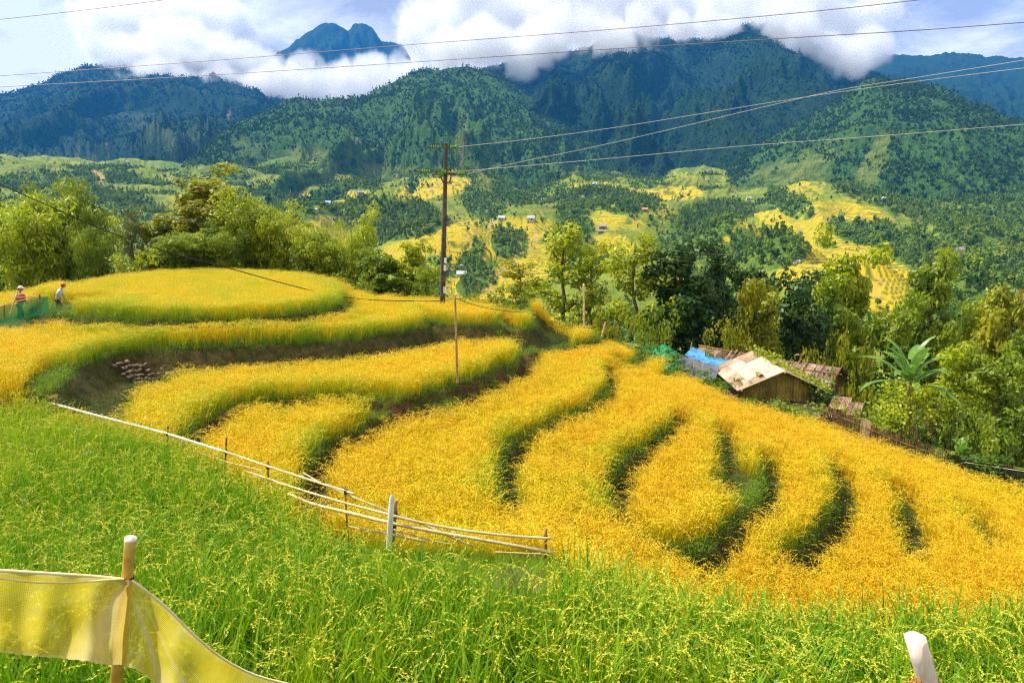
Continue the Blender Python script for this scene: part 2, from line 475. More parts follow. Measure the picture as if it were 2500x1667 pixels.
def build_valley():
    az = np.linspace(math.atan2(*[float(q) for q in ray(-220, 600)[:2]]), math.atan2(*[float(q) for q in ray(2720, 600)[:2]]), 860)
    d = np.concatenate([np.linspace(46, 330, 70, endpoint=False), np.linspace(330, 900, 300, endpoint=False), np.linspace(900, 1500, 110, endpoint=False), np.linspace(1500, 2300, 25)])
    D, AZ = np.meshgrid(d, az, indexing='ij')
    X, Y = D * np.sin(AZ), D * np.cos(AZ)
    Z = valley_base(X, Y)
    gold, wood = blobs(GOLD)(X, Y, Z, 0), blobs(WOODS)(X, Y, Z, 0)
    nz = fbm(X / 60, Y / 60, 4, 91)
    gn = fbm(X / 45 + 3, Y / 70, 4, 93)
    gold = gold * smooth(-.55, .15, gn + gold * .5) + .22 * smooth(.1, .5, gn) * (D < 1250)
    gold = np.clip(gold, 0, 1)
    nf = fbm(X / 17, Y / 20, 3, 95)
    wood = np.clip(wood * smooth(-0.55, 0.15, 0.8 * nz + 0.55 * nf + wood * 0.75 - 0.42), 0, 1)
    gully = smooth(0.62, 0.42, ridged(X / 210, Y / 260, 3, 77)) * smooth(-.5, .2, fbm(X / 80 + 2, Y / 80, 3, 98))
    gen = np.maximum(smooth(0.22, 0.5, fbm(X / 130 + 9, Y / 110, 4, 97)), gully) * (1 - np.clip(gold * 1.5, 0, 1)) * 0.8
    right = smooth(2150, 2400, project(X, Y, Z)[0])
    wood = np.clip(np.maximum(wood, np.maximum(gen, right * smooth(-.5, .1, nz) * (1 - gold))), 0, 1)
    hstep = np.where(D < 900, 1.7, 2.6)
    zq = (Z + 1.2 * fbm(X / 40, Y / 40, 2, 99)) / hstep
    fr = zq - np.floor(zq)
    off = (zq * hstep - Z)
    Zt = (np.floor(zq) + smooth(0.70, 1.0, fr)) * hstep - off
    field = (1 - smooth(0.25, 0.6, wood))
    Z = Z * (1 - field) + Zt * field
    riser = smooth(0.60, 0.76, fr) * field
    wood = np.maximum(wood, 0.45 * riser * smooth(.25, .5, fbm(X / 50, Y / 35, 3, 96)))
    cell = _hash(np.floor(zq), np.floor(X / 45 + 0.5 * nz) + 31 * np.floor(Y / 60), 5) / 65536.0
    soil = np.zeros_like(Z)
    u, v = project(X, Y, Z)
    for pts, w in PATHS:
        for (a, b), (c, e) in zip(pts[:-1], pts[1:]):
            t = np.clip(((u - a) * (c - a) + (v - b) * (e - b)) / ((c - a) ** 2 + (e - b) ** 2), 0, 1)
            q = np.hypot(u - a - t * (c - a), (v - b - t * (e - b)) * 1.6)
            soil = np.maximum(soil, smooth(w * 2.6, w, q))
    soil = np.maximum(soil, 0.35 * smooth(0.55, 0.8, fbm(X / 25, Y / 25, 3, 113)) * field)
    me = np_mesh('valley_terraces', np.stack([X, Y, Z], -1).reshape(-1, 3), grid_faces(*Z.shape), True,
                 {'gold': ('POINT', gold.ravel()), 'wood': ('POINT', wood.ravel()), 'riser': ('POINT', riser.ravel()), 'cell': ('POINT', cell.ravel()), 'soil': ('POINT', soil.ravel())})
    link('valley_hills', me, M_valley, label='rice terraced hills on the far side of the valley', kind='structure')
    return X, Y, Z, wood, gold, soil


def _mv(t):
    p = t.pos()
    n = t.noise(p, 0.09, 4, 0.65)
    nf = t.noise(p, 0.45, 3, 0.7)
    cell = t.attr('cell')
    # field: from olive green through yellow green to ripe gold
    k = t.math('ADD', t.math('MULTIPLY', t.attr('gold'), 0.78), t.math('ADD', t.math('MULTIPLY', cell, 0.20), t.math('MULTIPLY', t.math('SUBTRACT', n, 0.5), 0.5)))
    fld = t.ramp(k, [(0.0, (0.13, 0.18, 0.020)), (0.22, (0.23, 0.26, 0.020)), (0.5, (0.35, 0.315, 0.018)), (0.85, (0.51, 0.375, 0.014))])
    rs = t.mix(t.math('MULTIPLY', t.attr('riser'), 0.85), fld, (0.10, 0.14, 0.018))
    fw = t.mix(t.ramp(t.math('ADD', t.math('MULTIPLY', n, 0.5), t.math('MULTIPLY', nf, 0.5)), [(0.4, 0.0), (0.6, 1.0)]), (0.05, 0.10, 0.014), (0.14, 0.22, 0.02))
    c = t.mix(t.ramp(t.attr('wood'), [(0.3, 0.0), (0.6, 1.0)]), rs, fw)
    c = t.mix(t.math('MULTIPLY', t.attr('soil'), 0.85), c, (0.42, 0.25, 0.11))
    t.out(c, 0.95, t.bump(nf, 0.8, 1.0), spec=0.1)


M_valley = mat('terrace_fields', _mv)
VX, VY, VZ, VWOOD, VGOLD, VSOIL = build_valley()


# ---------------------------------------------------------------- far trees: low crowns, instanced as woods; the largest ones singly
def leaf_crown(n, rx, rz, zc, leaf, seed, core=True, up=0.35, lobes=5):
    """Leaf-clump faces on a lobed crown, with a dark inner body; returns verts, quads."""
    r = np.random.default_rng(seed)
    cen = r.normal(0, 1, (lobes, 3)) * np.array([rx * .32, rx * .32, rz * .34])
    cen[0] = 0
    rad = r.uniform(.5, .8, lobes)
    li = r.integers(0, lobes, n)
    d = r.normal(0, 1, (n, 3))
    d /= np.linalg.norm(d, axis=1)[:, None]
    d[:, 2] = np.where(d[:, 2] < -0.5, -d[:, 2], d[:, 2])
    p = cen[li] + d * (rad[li] * r.uniform(.75, 1.08, n))[:, None] * np.array([rx, rx, rz]) * .62
    nrm = d + r.normal(0, .45, (n, 3)) + np.array([0, 0, up])
    nrm /= np.linalg.norm(nrm, axis=1)[:, None]
    a = np.cross(nrm, r.normal(0, 1, (n, 3)))
    a /= np.linalg.norm(a, axis=1)[:, None]
    b = np.cross(nrm, a)
    s = leaf * r.uniform(.6, 1.3, n)[:, None]
    V = np.stack([p - a * s, p - b * s * .6, p + a * s, p + b * s * .6], 1).reshape(-1, 3) + np.array([0, 0, zc])
    Fq = np.arange(n * 4).reshape(n, 4)
    return V, Fq


def _mft(t):
    p = t.pos()
    n = t.noise(p, 0.8, 2, 0.6)
    k = t.math('ADD', t.math('MULTIPLY', t.rnd(), 0.7), t.math('MULTIPLY', n, 0.3))
    c = t.ramp(k, [(0.1, (0.060, 0.13, 0.016)), (0.4, (0.12, 0.22, 0.018)), (0.7, (0.21, 0.32, 0.020)), (0.95, (0.36, 0.41, 0.022))])
    t.out(c, 0.7, spec=0.2, trans=0.25)


M_fartree = mat('far_tree_leaves', _mft)
FT = []
for _i, (_n, _rx, _rz, _lf) in enumerate([(150, 3.6, 4.4, 0.95), (150, 2.7, 5.6, 0.85), (130, 4.4, 3.6, 1.0), (120, 2.0, 6.2, 0.75)]):
    _V, _F = leaf_crown(_n, _rx, _rz, _rz * .85, _lf, 200 + _i)
    _me = np_mesh('far_tree', _V, _F, False)
    _me.materials.append(M_fartree)
    FT.append(_me)


def scatter(name, pts, rot, scl, idx, sources, label, tilt=None, parent=None, kind='stuff'):
    """One object of points; each point draws one of the source meshes (instances)."""
    me = bpy.data.meshes.new(name)
    pts = np.asarray(pts, np.float32)
    me.vertices.add(len(pts))
    me.vertices.foreach_set('co', pts.ravel())
    rt = np.zeros((len(pts), 3), np.float32)
    if tilt is not None:
        rt[:, :2] = tilt
    rt[:, 2] = rot
    me.attributes.new('rot', 'FLOAT_VECTOR', 'POINT').data.foreach_set('vector', rt.ravel())
    scl = np.asarray(scl, np.float32)
    if scl.ndim == 1:
        scl = np.repeat(scl[:, None], 3, 1)
    me.attributes.new('scl', 'FLOAT_VECTOR', 'POINT').data.foreach_set('vector', np.ascontiguousarray(scl, np.float32).ravel())
    me.attributes.new('idx', 'INT', 'POINT').data.foreach_set('value', np.asarray(idx, np.int32))
    o = link(name, me, None, parent, label=label, kind=kind)
    coll = bpy.data.collections.new(name + '_kinds')
    for i, s in enumerate(sources):
        so = bpy.data.objects.new('%s_kind_%02d' % (name, i), s)
        coll.objects.link(so)
    ng = bpy.data.node_groups.new(name, 'GeometryNodeTree')
    ng.interface.new_socket('Geometry', in_out='INPUT', socket_type='NodeSocketGeometry')
    ng.interface.new_socket('Geometry', in_out='OUTPUT', socket_type='NodeSocketGeometry')
    N, L = ng.nodes.new, ng.links.new
    gi, go = N('NodeGroupInput'), N('NodeGroupOutput')
    ip, ci = N('GeometryNodeInstanceOnPoints'), N('GeometryNodeCollectionInfo')
    ci.inputs['Collection'].default_value = coll
    ci.inputs['Separate Children'].default_value = True
    ci.inputs['Reset Children'].default_value = True
    L(gi.outputs[0], ip.inputs['Points'])
    L(ci.outputs[0], ip.inputs['Instance'])
    ip.inputs['Pick Instance'].default_value = True
    for nm, ty, sk in (('rot', 'FLOAT_VECTOR', 'Rotation'), ('scl', 'FLOAT_VECTOR', 'Scale'), ('idx', 'INT', 'Instance Index')):
        a = N('GeometryNodeInputNamedAttribute')
        a.data_type = ty
        a.inputs[0].default_value = nm
        L([q for q in a.outputs if q.enabled][0], ip.inputs[sk])
    L(ip.outputs[0], go.inputs[0])
    o.modifiers.new('instances', 'NODES').node_group = ng
    return o


LANDMARKS = [('the white roofed house by the pole', 1127, 674), ('the dark grey hut at the track', 1258, 650), ('the twin white roofs in gold fields', 1260, 535), ('the pinkish house behind the open tree', 1350, 602),
    ('the grey huts in olive fields', 1472, 560), ('the white house on the wooded knoll', 1452, 451), ('the hut with the orange roof', 1574, 514), ('the pink hut on the ridge', 1154, 502), ('the lilac roof on the knoll', 1739, 540),
    ('the white roof under the spur', 1828, 486), ('the pale hut between right hand fields', 1952, 566), ('the white hut on golden slope', 1945, 641), ('the grey house beside the golden slope', 2239, 701),
    ('the white hut high on the right', 2158, 485), ('the clearing hut on the right slope', 2270, 517), ('the pinkish long house at right', 2342, 614), ('the huts by the far right field', 2408, 630),
    ('the hut under the ridge left of pole', 1000, 438), ('the pale blue roof', 790, 503), ('the roof behind the silvery tree', 344, 528), ('the dark grove left of the pole', 960, 520), ('the bamboo thicket right of the pole', 1245, 595),
    ('the wood behind right hand trees', 1800, 610), ('the wood right of the tall tree', 2180, 620), ('the valley wood at the right edge', 2440, 680)]


ORD = 'first second third fourth fifth sixth seventh eighth ninth tenth eleventh twelfth'.split()


def far_woods():
    r = np.random.default_rng(12)
    # candidate points on the terrain grid, weighted by ground area
    D = np.hypot(VX, VY)
    sel = (D > 230) & (D < 1550)
    ii, jj = np.nonzero(sel)
    da = np.abs(np.gradient(D, axis=0)) * D * (np.gradient(np.arctan2(VX, VY), axis=1))
    dens = VWOOD ** 1.3 / 17.0 + 0.0007 * (VGOLD < .4)
    dens = dens * (VSOIL < .5)
    pr = np.clip(da * dens, 0, 1)[ii, jj]
    k = r.random(len(pr)) < pr
    ii, jj = ii[k], jj[k]
    x = VX[ii, jj] + r.uniform(-1, 1, len(ii))
    y = VY[ii, jj] + r.uniform(-1, 1, len(ii))
    z = VZ[ii, jj] - 0.3
    s = r.uniform(.40, 1.10, len(ii)) * (0.60 + 0.45 * VWOOD[ii, jj])
    idx = r.integers(0, 4, len(ii))
    rot = r.uniform(0, 6.28, len(ii))
    u, v = project(x, y, z)
    px = s * 9 * F / y
    inv = (u > 20) & (u < 2480) & (v < 690) & (v > 380)
    order = np.argsort(-(px * inv))[:260]
    single = np.zeros(len(ii), bool)
    single[order] = True
    scatter('woods', np.stack([x, y, z], -1)[~single], rot[~single], s[~single], idx[~single], FT, 'dark green woods spread over the far valley side')
    same = {}
    for q in order:
        o = bpy.data.objects.new('valley_tree', FT[idx[q]])
        COL.objects.link(o)
        o.location, o.scale, o.rotation_euler = (x[q], y[q], z[q]), (s[q],) * 3, (0, 0, rot[q])
        mark, mu, mv = min(LANDMARKS, key=lambda L: math.hypot(u[q] - L[1], (v[q] - L[2]) * 1.6))
        du, dv = u[q] - mu, v[q] - mv
        side = ('right of' if du > 0 else 'left of') if abs(du) > abs(dv) * 1.2 else ('below' if dv > 0 else 'above')
        size = 'large' if s[q] > 1.2 else ('small' if s[q] < .75 else 'middling')
        lab = '%s %s green tree %s %s' % (size, ['round', 'tall', 'broad', 'slender'][idx[q]], side, mark)
        set_props(o, lab, 'tree', 'trees across the valley')
        same.setdefault(lab, []).append((u[q], o))
    for lab, lst in same.items():
        if 1 < len(lst) <= 12:
            for k, (_, o) in enumerate(sorted(lst, key=lambda t: t[0])):
                o['label'] = (lab if len(lab.split()) < 14 else lab.replace(' green tree', ' tree')) + ', ' + ORD[k] + ' from left'
    return len(ii)


N_FAR = far_woods()


def _mmt(t):
    n = t.noise(t.pos(), 0.012, 4, 0.6)
    k = t.math('ADD', t.math('MULTIPLY', t.rnd(), 0.5), t.math('MULTIPLY', n, 0.6))
    t.out(t.ramp(k, [(0.2, (0.022, 0.066, 0.018)), (0.55, (0.055, 0.125, 0.022)), (0.85, (0.12, 0.20, 0.025))]), 0.7, spec=0.15, trans=0.2)


M_mttree = mat('sunlit_forest_leaves', _mmt)  # brighter leaves: the sunlit look of mid and spur is in the colour
FT_MT = [m.copy() for m in FT]
for _m in FT_MT:
    _m.materials.clear()
    _m.materials.append(M_mttree)

M_hightree = mat('shaded_forest_leaves', lambda t: t.out(t.ramp(t.rnd(), [(0.1, (0.008, 0.028, 0.013)), (0.9, (0.030, 0.075, 0.020))]), 0.7, spec=0.15, trans=0.2))  # darker copy of the leaves, with the cloud shade painted in
FT_FAR = [m.copy() for m in FT]
for _m in FT_FAR:
    _m.materials.clear()
    _m.materials.append(M_hightree)


def mountain_trees():
    r = np.random.default_rng(15)
    P = []
    for key, dens in (('mid', 80.0), ('spur', 60.0), ('main', 100.0), ('left', 230.0)):
        o, (X, Y, Z, T) = MT[key]
        gm = np.zeros(X.size)
        o.data.attributes['grass'].data.foreach_get('value', (g := np.zeros(X.size, np.float32)))
        dX = np.hypot(np.gradient(X, axis=0), np.gradient(Y, axis=0))
        dA = np.hypot(np.gradient(X, axis=1), np.gradient(Y, axis=1))
        pr = np.clip(dX * dA / dens, 0, 1).ravel() * (1 - 0.96 * np.clip(g, 0, 1)) * (T.ravel() <= 1.0)
        pr *= 0.35 + 0.65 * smooth(-.3, .2, fbm(X / 120, Y / 120, 3, 8)).ravel()
        k = np.nonzero(r.random(X.size) < pr)[0]
        q = np.stack([X.ravel()[k], Y.ravel()[k], Z.ravel()[k] - 1], -1)
        u, v = project(q[:, 0], q[:, 1], q[:, 2])
        q = q[(u > -120) & (u < 2620)]
        P.append(np.column_stack([q, np.full(len(q), {'mid': 1.0, 'spur': .95, 'main': 1.1, 'left': 1.4}[key])]))
    P = np.concatenate(P)
    n = len(P)
    far = np.hypot(P[:, 0], P[:, 1]) > 2350
    rot, sc, ix = r.uniform(0, 6.28, n), r.uniform(.6, 1.3, n) * P[:, 3], r.integers(0, 4, n)
    scatter('woods', P[~far, :3], rot[~far], sc[~far], ix[~far], FT_MT, 'dense forest covering the nearer mountain slopes')
    scatter('woods', P[far, :3], rot[far], sc[far], ix[far], FT_FAR, 'dense forest with cloud shade in its colour covering the high mountains')
    return n


N_MT = mountain_trees()
print('far trees', N_FAR, N_MT)
# ---------------------------------------------------------------- the near hill: terraces cut into a spur
YH = 0.60                                     # height of the ripe rice
LEV = [-3.25, -4.15, -5.05, -5.5, -5.95, -6.45, -6.95, -7.15, -7.6, -8.1, -8.5, -8.9]     # canopy level of each terrace, top to bottom
FLD = -5.85                                   # ground of the green field in front
FAR_CLOSE = [(-95, 130), (-95, -30)]
# lips of the terrace walls: photo points (at the lip's level), the part with a bare or grassy wall in view marked by index range
LIPS = [
    dict(z=-3.50, pts=[(105, 722), (135, 742), (180, 752), (300, 760), (420, 762), (560, 760), (700, 752), (790, 740), (826, 726), (832, 712), (815, 696), (760, 672), (680, 660), (480, 652), (300, 664), (180, 688), (120, 705)], mark=(0, 10), closed=True),
    dict(z=-4.45, pts=[(-300, 1010), (-60, 985), (70, 962), (110, 932), (180, 880), (255, 852), (330, 841), (500, 834), (700, 823), (850, 813), (970, 797), (1026, 785), (1034, 773), (1012, 762), (1030, 764), (1080, 776), (1150, 780), (1235, 777), (1286, 770), (1300, 758), (1290, 746)], mark=(2, 19), wd=1.0),
    dict(z=-5.35, pts=[(380, 1200), (400, 1100), (435, 1052), (480, 1018), (540, 985), (620, 964), (800, 953), (930, 953), (1000, 960), (1100, 938), (1180, 905), (1240, 884), (1264, 868), (1264, 850), (1244, 832), (1204, 806), (1200, 790), (1260, 782), (1330, 768), (1350, 757)], mark=(1, 15)),
    dict(z=-5.80, pts=[(690, 1400), (712, 1260), (722, 1200), (738, 1130), (778, 1076), (850, 1036), (930, 1004), (1010, 978), (1100, 955), (1190, 920), (1262, 890), (1285, 866), (1310, 850), (1350, 846), (1420, 830), (1456, 818), (1468, 806), (1462, 794)], mark=(1, 16)),
    dict(z=-6.25, pts=[(1230, 1500), (1228, 1300), (1214, 1220), (1206, 1140), (1232, 1074), (1300, 1030), (1400, 990), (1460, 958), (1478, 930), (1468, 895), (1500, 872), (1538, 880), (1550, 866), (1540, 846)], mark=(2, 9), mark2=(10, 12)),
    dict(z=-6.75, pts=[(1470, 1500), (1480, 1300), (1478, 1240), (1464, 1190), (1492, 1130), (1556, 1078), (1610, 1038), (1634, 1008), (1628, 965), (1612, 920), (1622, 905), (1640, 895)], mark=(2, 7), mark2=(9, 10)),
    dict(z=-7.25, pts=[(1500, 1520), (1520, 1400), (1530, 1320), (1600, 1328), (1690, 1334), (1730, 1270), (1746, 1180), (1752, 1110), (1742, 1050), (1722, 985), (1722, 935)], mark=(3, 4), mark2=(6, 8)),
    dict(z=-7.45, pts=[(1540, 1600), (1590, 1420), (1636, 1345), (1690, 1336), (1790, 1258), (1838, 1192), (1858, 1120), (1852, 1060), (1826, 985)], mark=(3, 6)),
    dict(z=-7.90, pts=[(1800, 1600), (1850, 1440), (1915, 1350), (1990, 1275), (2024, 1210), (2024, 1135), (1996, 1080), (1960, 1030)], mark=(2, 5)),
    dict(z=-8.40, pts=[(2150, 1600), (2188, 1430), (2198, 1330), (2192, 1260), (2166, 1190), (2120, 1120), (2090, 1078)], mark=(2, 4)),
    dict(z=-8.80, pts=[(2480, 1500), (2390, 1310), (2336, 1244), (2262, 1160), (2240, 1125)], mark=(1, 2)),
]
EDGE = [(-300, 735, -4.2), (0, 715, -4.2), (130, 700, -4.0), (170, 690, -3.25), (300, 668, -3.25), (480, 655, -3.25), (700, 662, -3.25), (832, 712, -4.15), (1000, 722, -4.15), (1100, 728, -4.15), (1250, 742, -4.15), (1310, 760, -5.05), (1400, 775, -5.05), (1460, 803, -5.5),
        (1540, 848, -5.95), (1620, 885, -6.45), (1700, 928, -6.95), (1800, 978, -7.15), (1900, 1012, -7.6), (2000, 1045, -8.1), (2100, 1080, -8.4), (2300, 1140, -8.9), (2500, 1182, -8.9), (2900, 1270, -8.9)]
FRONT = [(-400, 985), (0, 990), (110, 1000), (330, 1040), (480, 1092), (600, 1148), (700, 1190), (850, 1232), (956, 1240), (1150, 1244), (1335, 1252), (1420, 1325, -4.75), (1520, 1395, -4.4), (1800, 1425, -4.05), (2200, 1440, -4.0), (2900, 1450, -4.0)]


def catmull(p, n=4):
    p = np.asarray(p, float)
    q = np.vstack([2 * p[0] - p[1], p, 2 * p[-1] - p[-2]])
    out = []
    for i in range(1, len(q) - 2):
        for t in np.linspace(0, 1, n, endpoint=False):
            a, b, c, d = q[i - 1], q[i], q[i + 1], q[i + 2]
            out.append(0.5 * (2 * b + (c - a) * t + (2 * a - 5 * b + 4 * c - d) * t * t + (3 * b - a - 3 * c + d) * t ** 3))
    out.append(q[-2])
    return np.array(out)


def seg_dist(X, Y, P):
    d = np.full(X.shape, 1e9)
    for (ax, ay), (bx, by) in zip(P[:-1], P[1:]):
        ex, ey = bx - ax, by - ay
        t = np.clip(((X - ax) * ex + (Y - ay) * ey) / (ex * ex + ey * ey + 1e-12), 0, 1)
        d = np.minimum(d, np.hypot(X - ax - t * ex, Y - ay - t * ey))
    return d


def inside(X, Y, P):
    c = np.zeros(X.shape, bool)
    Q = np.vstack([P, P[:1]])
    for (ax, ay), (bx, by) in zip(Q[:-1], Q[1:]):
        if ay == by:
            continue
        k = ((ay > Y) != (by > Y)) & (X < (bx - ax) * (Y - ay) / (by - ay) + ax)
        c ^= k
    return c


def px_line(pts, z):
    u, v = np.array([p[0] for p in pts], float), np.array([p[1] for p in pts], float)
    x, y = on_z(u, v, z if np.ndim(z) == 0 else np.asarray(z, float))
    return np.stack([x, y], 1)


for _l in LIPS:
    _c = px_line(_l['pts'], _l['z'])
    _l['n'] = len(_c)
    _l['curve'] = catmull(_c, 4)
    if _l.get('closed'):
        _l['poly'] = _l['curve']
    else:
        e = _l['curve'][-1]
        b = _l['curve'][0]
        _l['poly'] = np.vstack([_l['curve'], [e * 1.35], [e * 2.6], FAR_CLOSE, [(b[0] - 1.0, -30.0)]])
    _l['marks'] = [_l['curve'][m[0] * 4:m[1] * 4 + 1] for m in (_l['mark'], _l.get('mark2')) if m]
EDGE_XY = catmull(np.array([[float(q) for q in on_z(u, v, z)] for u, v, z in EDGE]), 4)
EDGE_POLY = np.vstack([EDGE_XY, [(120, -30), (-120, -30), (-120, 30)]])
FRONT_XY = catmull(px_line(FRONT, [q[2] if len(q) > 2 else -5.0 for q in FRONT]), 4)
FRONT_POLY = np.vstack([FRONT_XY, [(80, -30), (-80, -30)]])
CAM_Y, CAM_Z = [-6, 1.2, 2.6, 3.6, 5, 7, 9, 11.5], [-1.65, -1.65, -2.9, -4.0, -4.4, -4.75, -5.3, -5.85]


def near_fields(X, Y):
    """Ground height of the near hill and the fields that say what grows where."""
    wig = 0.16 * fbm(X / 1.3, Y / 1.3, 3, 5)
    z = np.full(X.shape, LEV[-1] - YH)
    bank, bare = np.zeros(X.shape), np.zeros(X.shape)
    lip_d = np.full(X.shape, 9.0)
    for i, l in enumerate(LIPS):
        sd = seg_dist(X, Y, np.vstack([l['poly'], l['poly'][:1]]))
        sd = np.where(inside(X, Y, l['poly']), -sd, sd) + wig
        md = np.minimum.reduce([seg_dist(X, Y, m) for m in l['marks']])
        w = smooth(3.3 if i == 1 else (1.4 if i < 4 else 1.2), 2.3 if i == 1 else 0.3, md + 0.3 * wig / .16)
        wd = 2.0 * (1 - w) + l.get('wd', 0.30) * w
        step = LEV[i] - LEV[i + 1]
        z = z + step * (1 - smooth(0, 1, sd / wd))
        gap = [.50, 1.3, .80, .60, .56, .50, .32, .38, .38, .30, .25][i] * (0.25 + 0.75 * w)
        b = w * smooth(-0.20, -0.10, sd) * smooth(wd + gap, wd + gap - 0.2, sd)
        bank = np.maximum(bank, b)
        bare = np.maximum(bare, (.55, .60, 1.0, 1.0, .45, .45, .45, .45, .45, .45, .45)[i] * w * smooth(-0.02, 0.06, sd) * smooth(wd + gap, wd + gap - 0.3, sd))
        lip_d = np.where(w > .3, np.minimum(lip_d, np.abs(sd + 0.15)), lip_d)
    fd = seg_dist(X, Y, FRONT_XY)
    fin = inside(X, Y, FRONT_POLY)
    fsd = np.where(fin, -fd, fd) + wig
    a = 1 - smooth(0, 1, (fsd + 0.1) / (1.1 + 2.5 * smooth(1, 4, X)))
    zf = np.maximum(FLD, np.interp(Y, CAM_Y, CAM_Z))
    z = z * (1 - a) + zf * a
    bank, bare = bank * (1 - a), bare * (1 - a)
    ed = seg_dist(X, Y, EDGE_XY)
    esd = np.where(inside(X, Y, EDGE_POLY), -ed, ed)
    out = np.clip(esd - 0.3, 0, None)
    z = z - out * 0.55 + np.where(out > 0, 0.5 * fbm(X / 5, Y / 5, 3, 15) * smooth(0, 3, out), 0)
    z = z + 0.03 * fbm(X / 0.7, Y / 0.7, 3, 3)
    return z, bank, bare, fsd, esd, lip_d


GX = np.arange(-46, 52.01, 0.22)
GY = np.concatenate([np.arange(-4, 40, 0.2), np.arange(40, 84, 0.4)])
NX, NY = np.meshgrid(GX, GY)
NZ, NBANK, NBARE, NFSD, NESD, NLIP = near_fields(NX, NY)


def near_at(x, y):
    """Bilinear height and nearest fields at points."""
    x, y = np.asarray(x, float), np.asarray(y, float)
    i = np.clip(np.searchsorted(GX, x) - 1, 0, len(GX) - 2)
    j = np.clip(np.searchsorted(GY, y) - 1, 0, len(GY) - 2)
    fx, fy = (x - GX[i]) / (GX[i + 1] - GX[i]), (y - GY[j]) / (GY[j + 1] - GY[j])
    def s(A):
        return (A[j, i] * (1 - fx) + A[j, i + 1] * fx) * (1 - fy) + (A[j + 1, i] * (1 - fx) + A[j + 1, i + 1] * fx) * fy
    return s(NZ), s(NBANK), s(NBARE), s(NFSD), s(NESD), s(NLIP)


def gz(x, y):
    return float(near_at(np.array([x]), np.array([y]))[0][0])


def ground_hit(u, v, lift=0.0):
    """Where the ray through a photo point meets the near hill (raised by lift)."""
    dx, dy, dz = (float(q) for q in ray(u, v))
    t = np.linspace(2.5, 90, 3500)
    h = near_at(dx * t, dy * t)[0] + lift
    k = np.argmax(dz * t < h)
    return Vector((dx * t[k], dy * t[k], dz * t[k]))


def _mg(t):
    p = t.pos()
    n1, n2 = t.noise(p, 3.0, 5, 0.65), t.noise(p, 14.0, 4, 0.7)
    soil = t.ramp(t.math('ADD', t.math('MULTIPLY', n1, 0.6), t.math('MULTIPLY', n2, 0.4)), [(0.34, (0.03, 0.017, 0.009)), (0.52, (0.095, 0.046, 0.018)), (0.68, (0.18, 0.09, 0.035))])
    turf = t.ramp(n1, [(0.35, (0.035, 0.05, 0.012)), (0.65, (0.09, 0.12, 0.02))])
    c = t.mix(t.attr('bare'), turf, soil)
    t.out(c, 0.95, t.bump(t.math('ADD', n1, n2), 1.0, 0.06), spec=0.15)


M_ground = mat('terrace_earth', _mg)
_nm = np_mesh('terraced_hillside', np.stack([NX, NY, NZ], -1).reshape(-1, 3), grid_faces(*NX.shape), True, {'bare': ('POINT', NBARE.ravel())})
link('terraced_hillside', _nm, M_ground, label='earth of the near rice terraces', kind='structure')

# ---------------------------------------------------------------- rice
def blade(r, base, ang, length, lean, droop, width, segs=4):
    """A leaf: a strip of quads arching outwards."""
    V, Fc = [], []
    ca, sa = math.cos(ang), math.sin(ang)
    x = y = 0.0
    h = base[2]
    out = 0.0
    th = lean
    tw = r.uniform(-.5, .5)
    for k in range(segs + 1):
        f = k / segs
        w = width * (0.55 + 0.9 * f if f < .4 else (1 - f) ** 0.8 * 1.25) + 0.0006
        px, py = base[0] + ca * out, base[1] + sa * out
        nx, ny = -sa, ca
        c2, s2 = math.cos(tw * f * 2), math.sin(tw * f * 2)
        V += [(px - nx * w * c2, py - ny * w * c2, h - w * s2), (px + nx * w * c2, py + ny * w * c2, h + w * s2)]
        st = length / segs
        out += math.sin(th) * st
        h += math.cos(th) * st
        th += droop / segs * (0.5 + f * 1.4)
    for k in range(segs):
        Fc.append((2 * k, 2 * k + 1, 2 * k + 3, 2 * k + 2))
    return V, Fc


def panicle(r, base, ang, height, lean, arc, grain, n):
    """A stalk with a drooping ear of grains."""
    V, Fc = blade(r, base, ang, height, lean, 0.25, 0.0022, 2)
    top = (np.array(V[-1]) + np.array(V[-2])) / 2
    ca, sa = math.cos(ang), math.sin(ang)
    th, p = lean + 0.5, top.copy()
    step = 0.20 / n * (grain / 0.0085)
    for k in range(n):
        f = k / n
        d = np.array([math.sin(th) * ca, math.sin(th) * sa, math.cos(th)])
        side = np.cross(d, [0, 0, 1.0])
        side /= np.linalg.norm(side) + 1e-9
        sp = (1 - abs(f - .45) * 1.3) * grain * 1.5
        o = p + side * r.uniform(-1, 1) * sp + np.array([0, 0, -1]) * r.uniform(0, .6) * sp
        ax = d + r.normal(0, .35, 3)
        ax /= np.linalg.norm(ax)
        w = np.cross(ax, r.normal(0, 1, 3))
        w /= np.linalg.norm(w) + 1e-9
        L, q = grain * 1.25, grain * 0.55
        b = len(V)
        V += [tuple(o - ax * L), tuple(o + w * q), tuple(o + ax * L), tuple(o - w * q)]
        Fc.append((b, b + 1, b + 2, b + 3))
        p = p + d * step
        th += arc / n
    return V, Fc


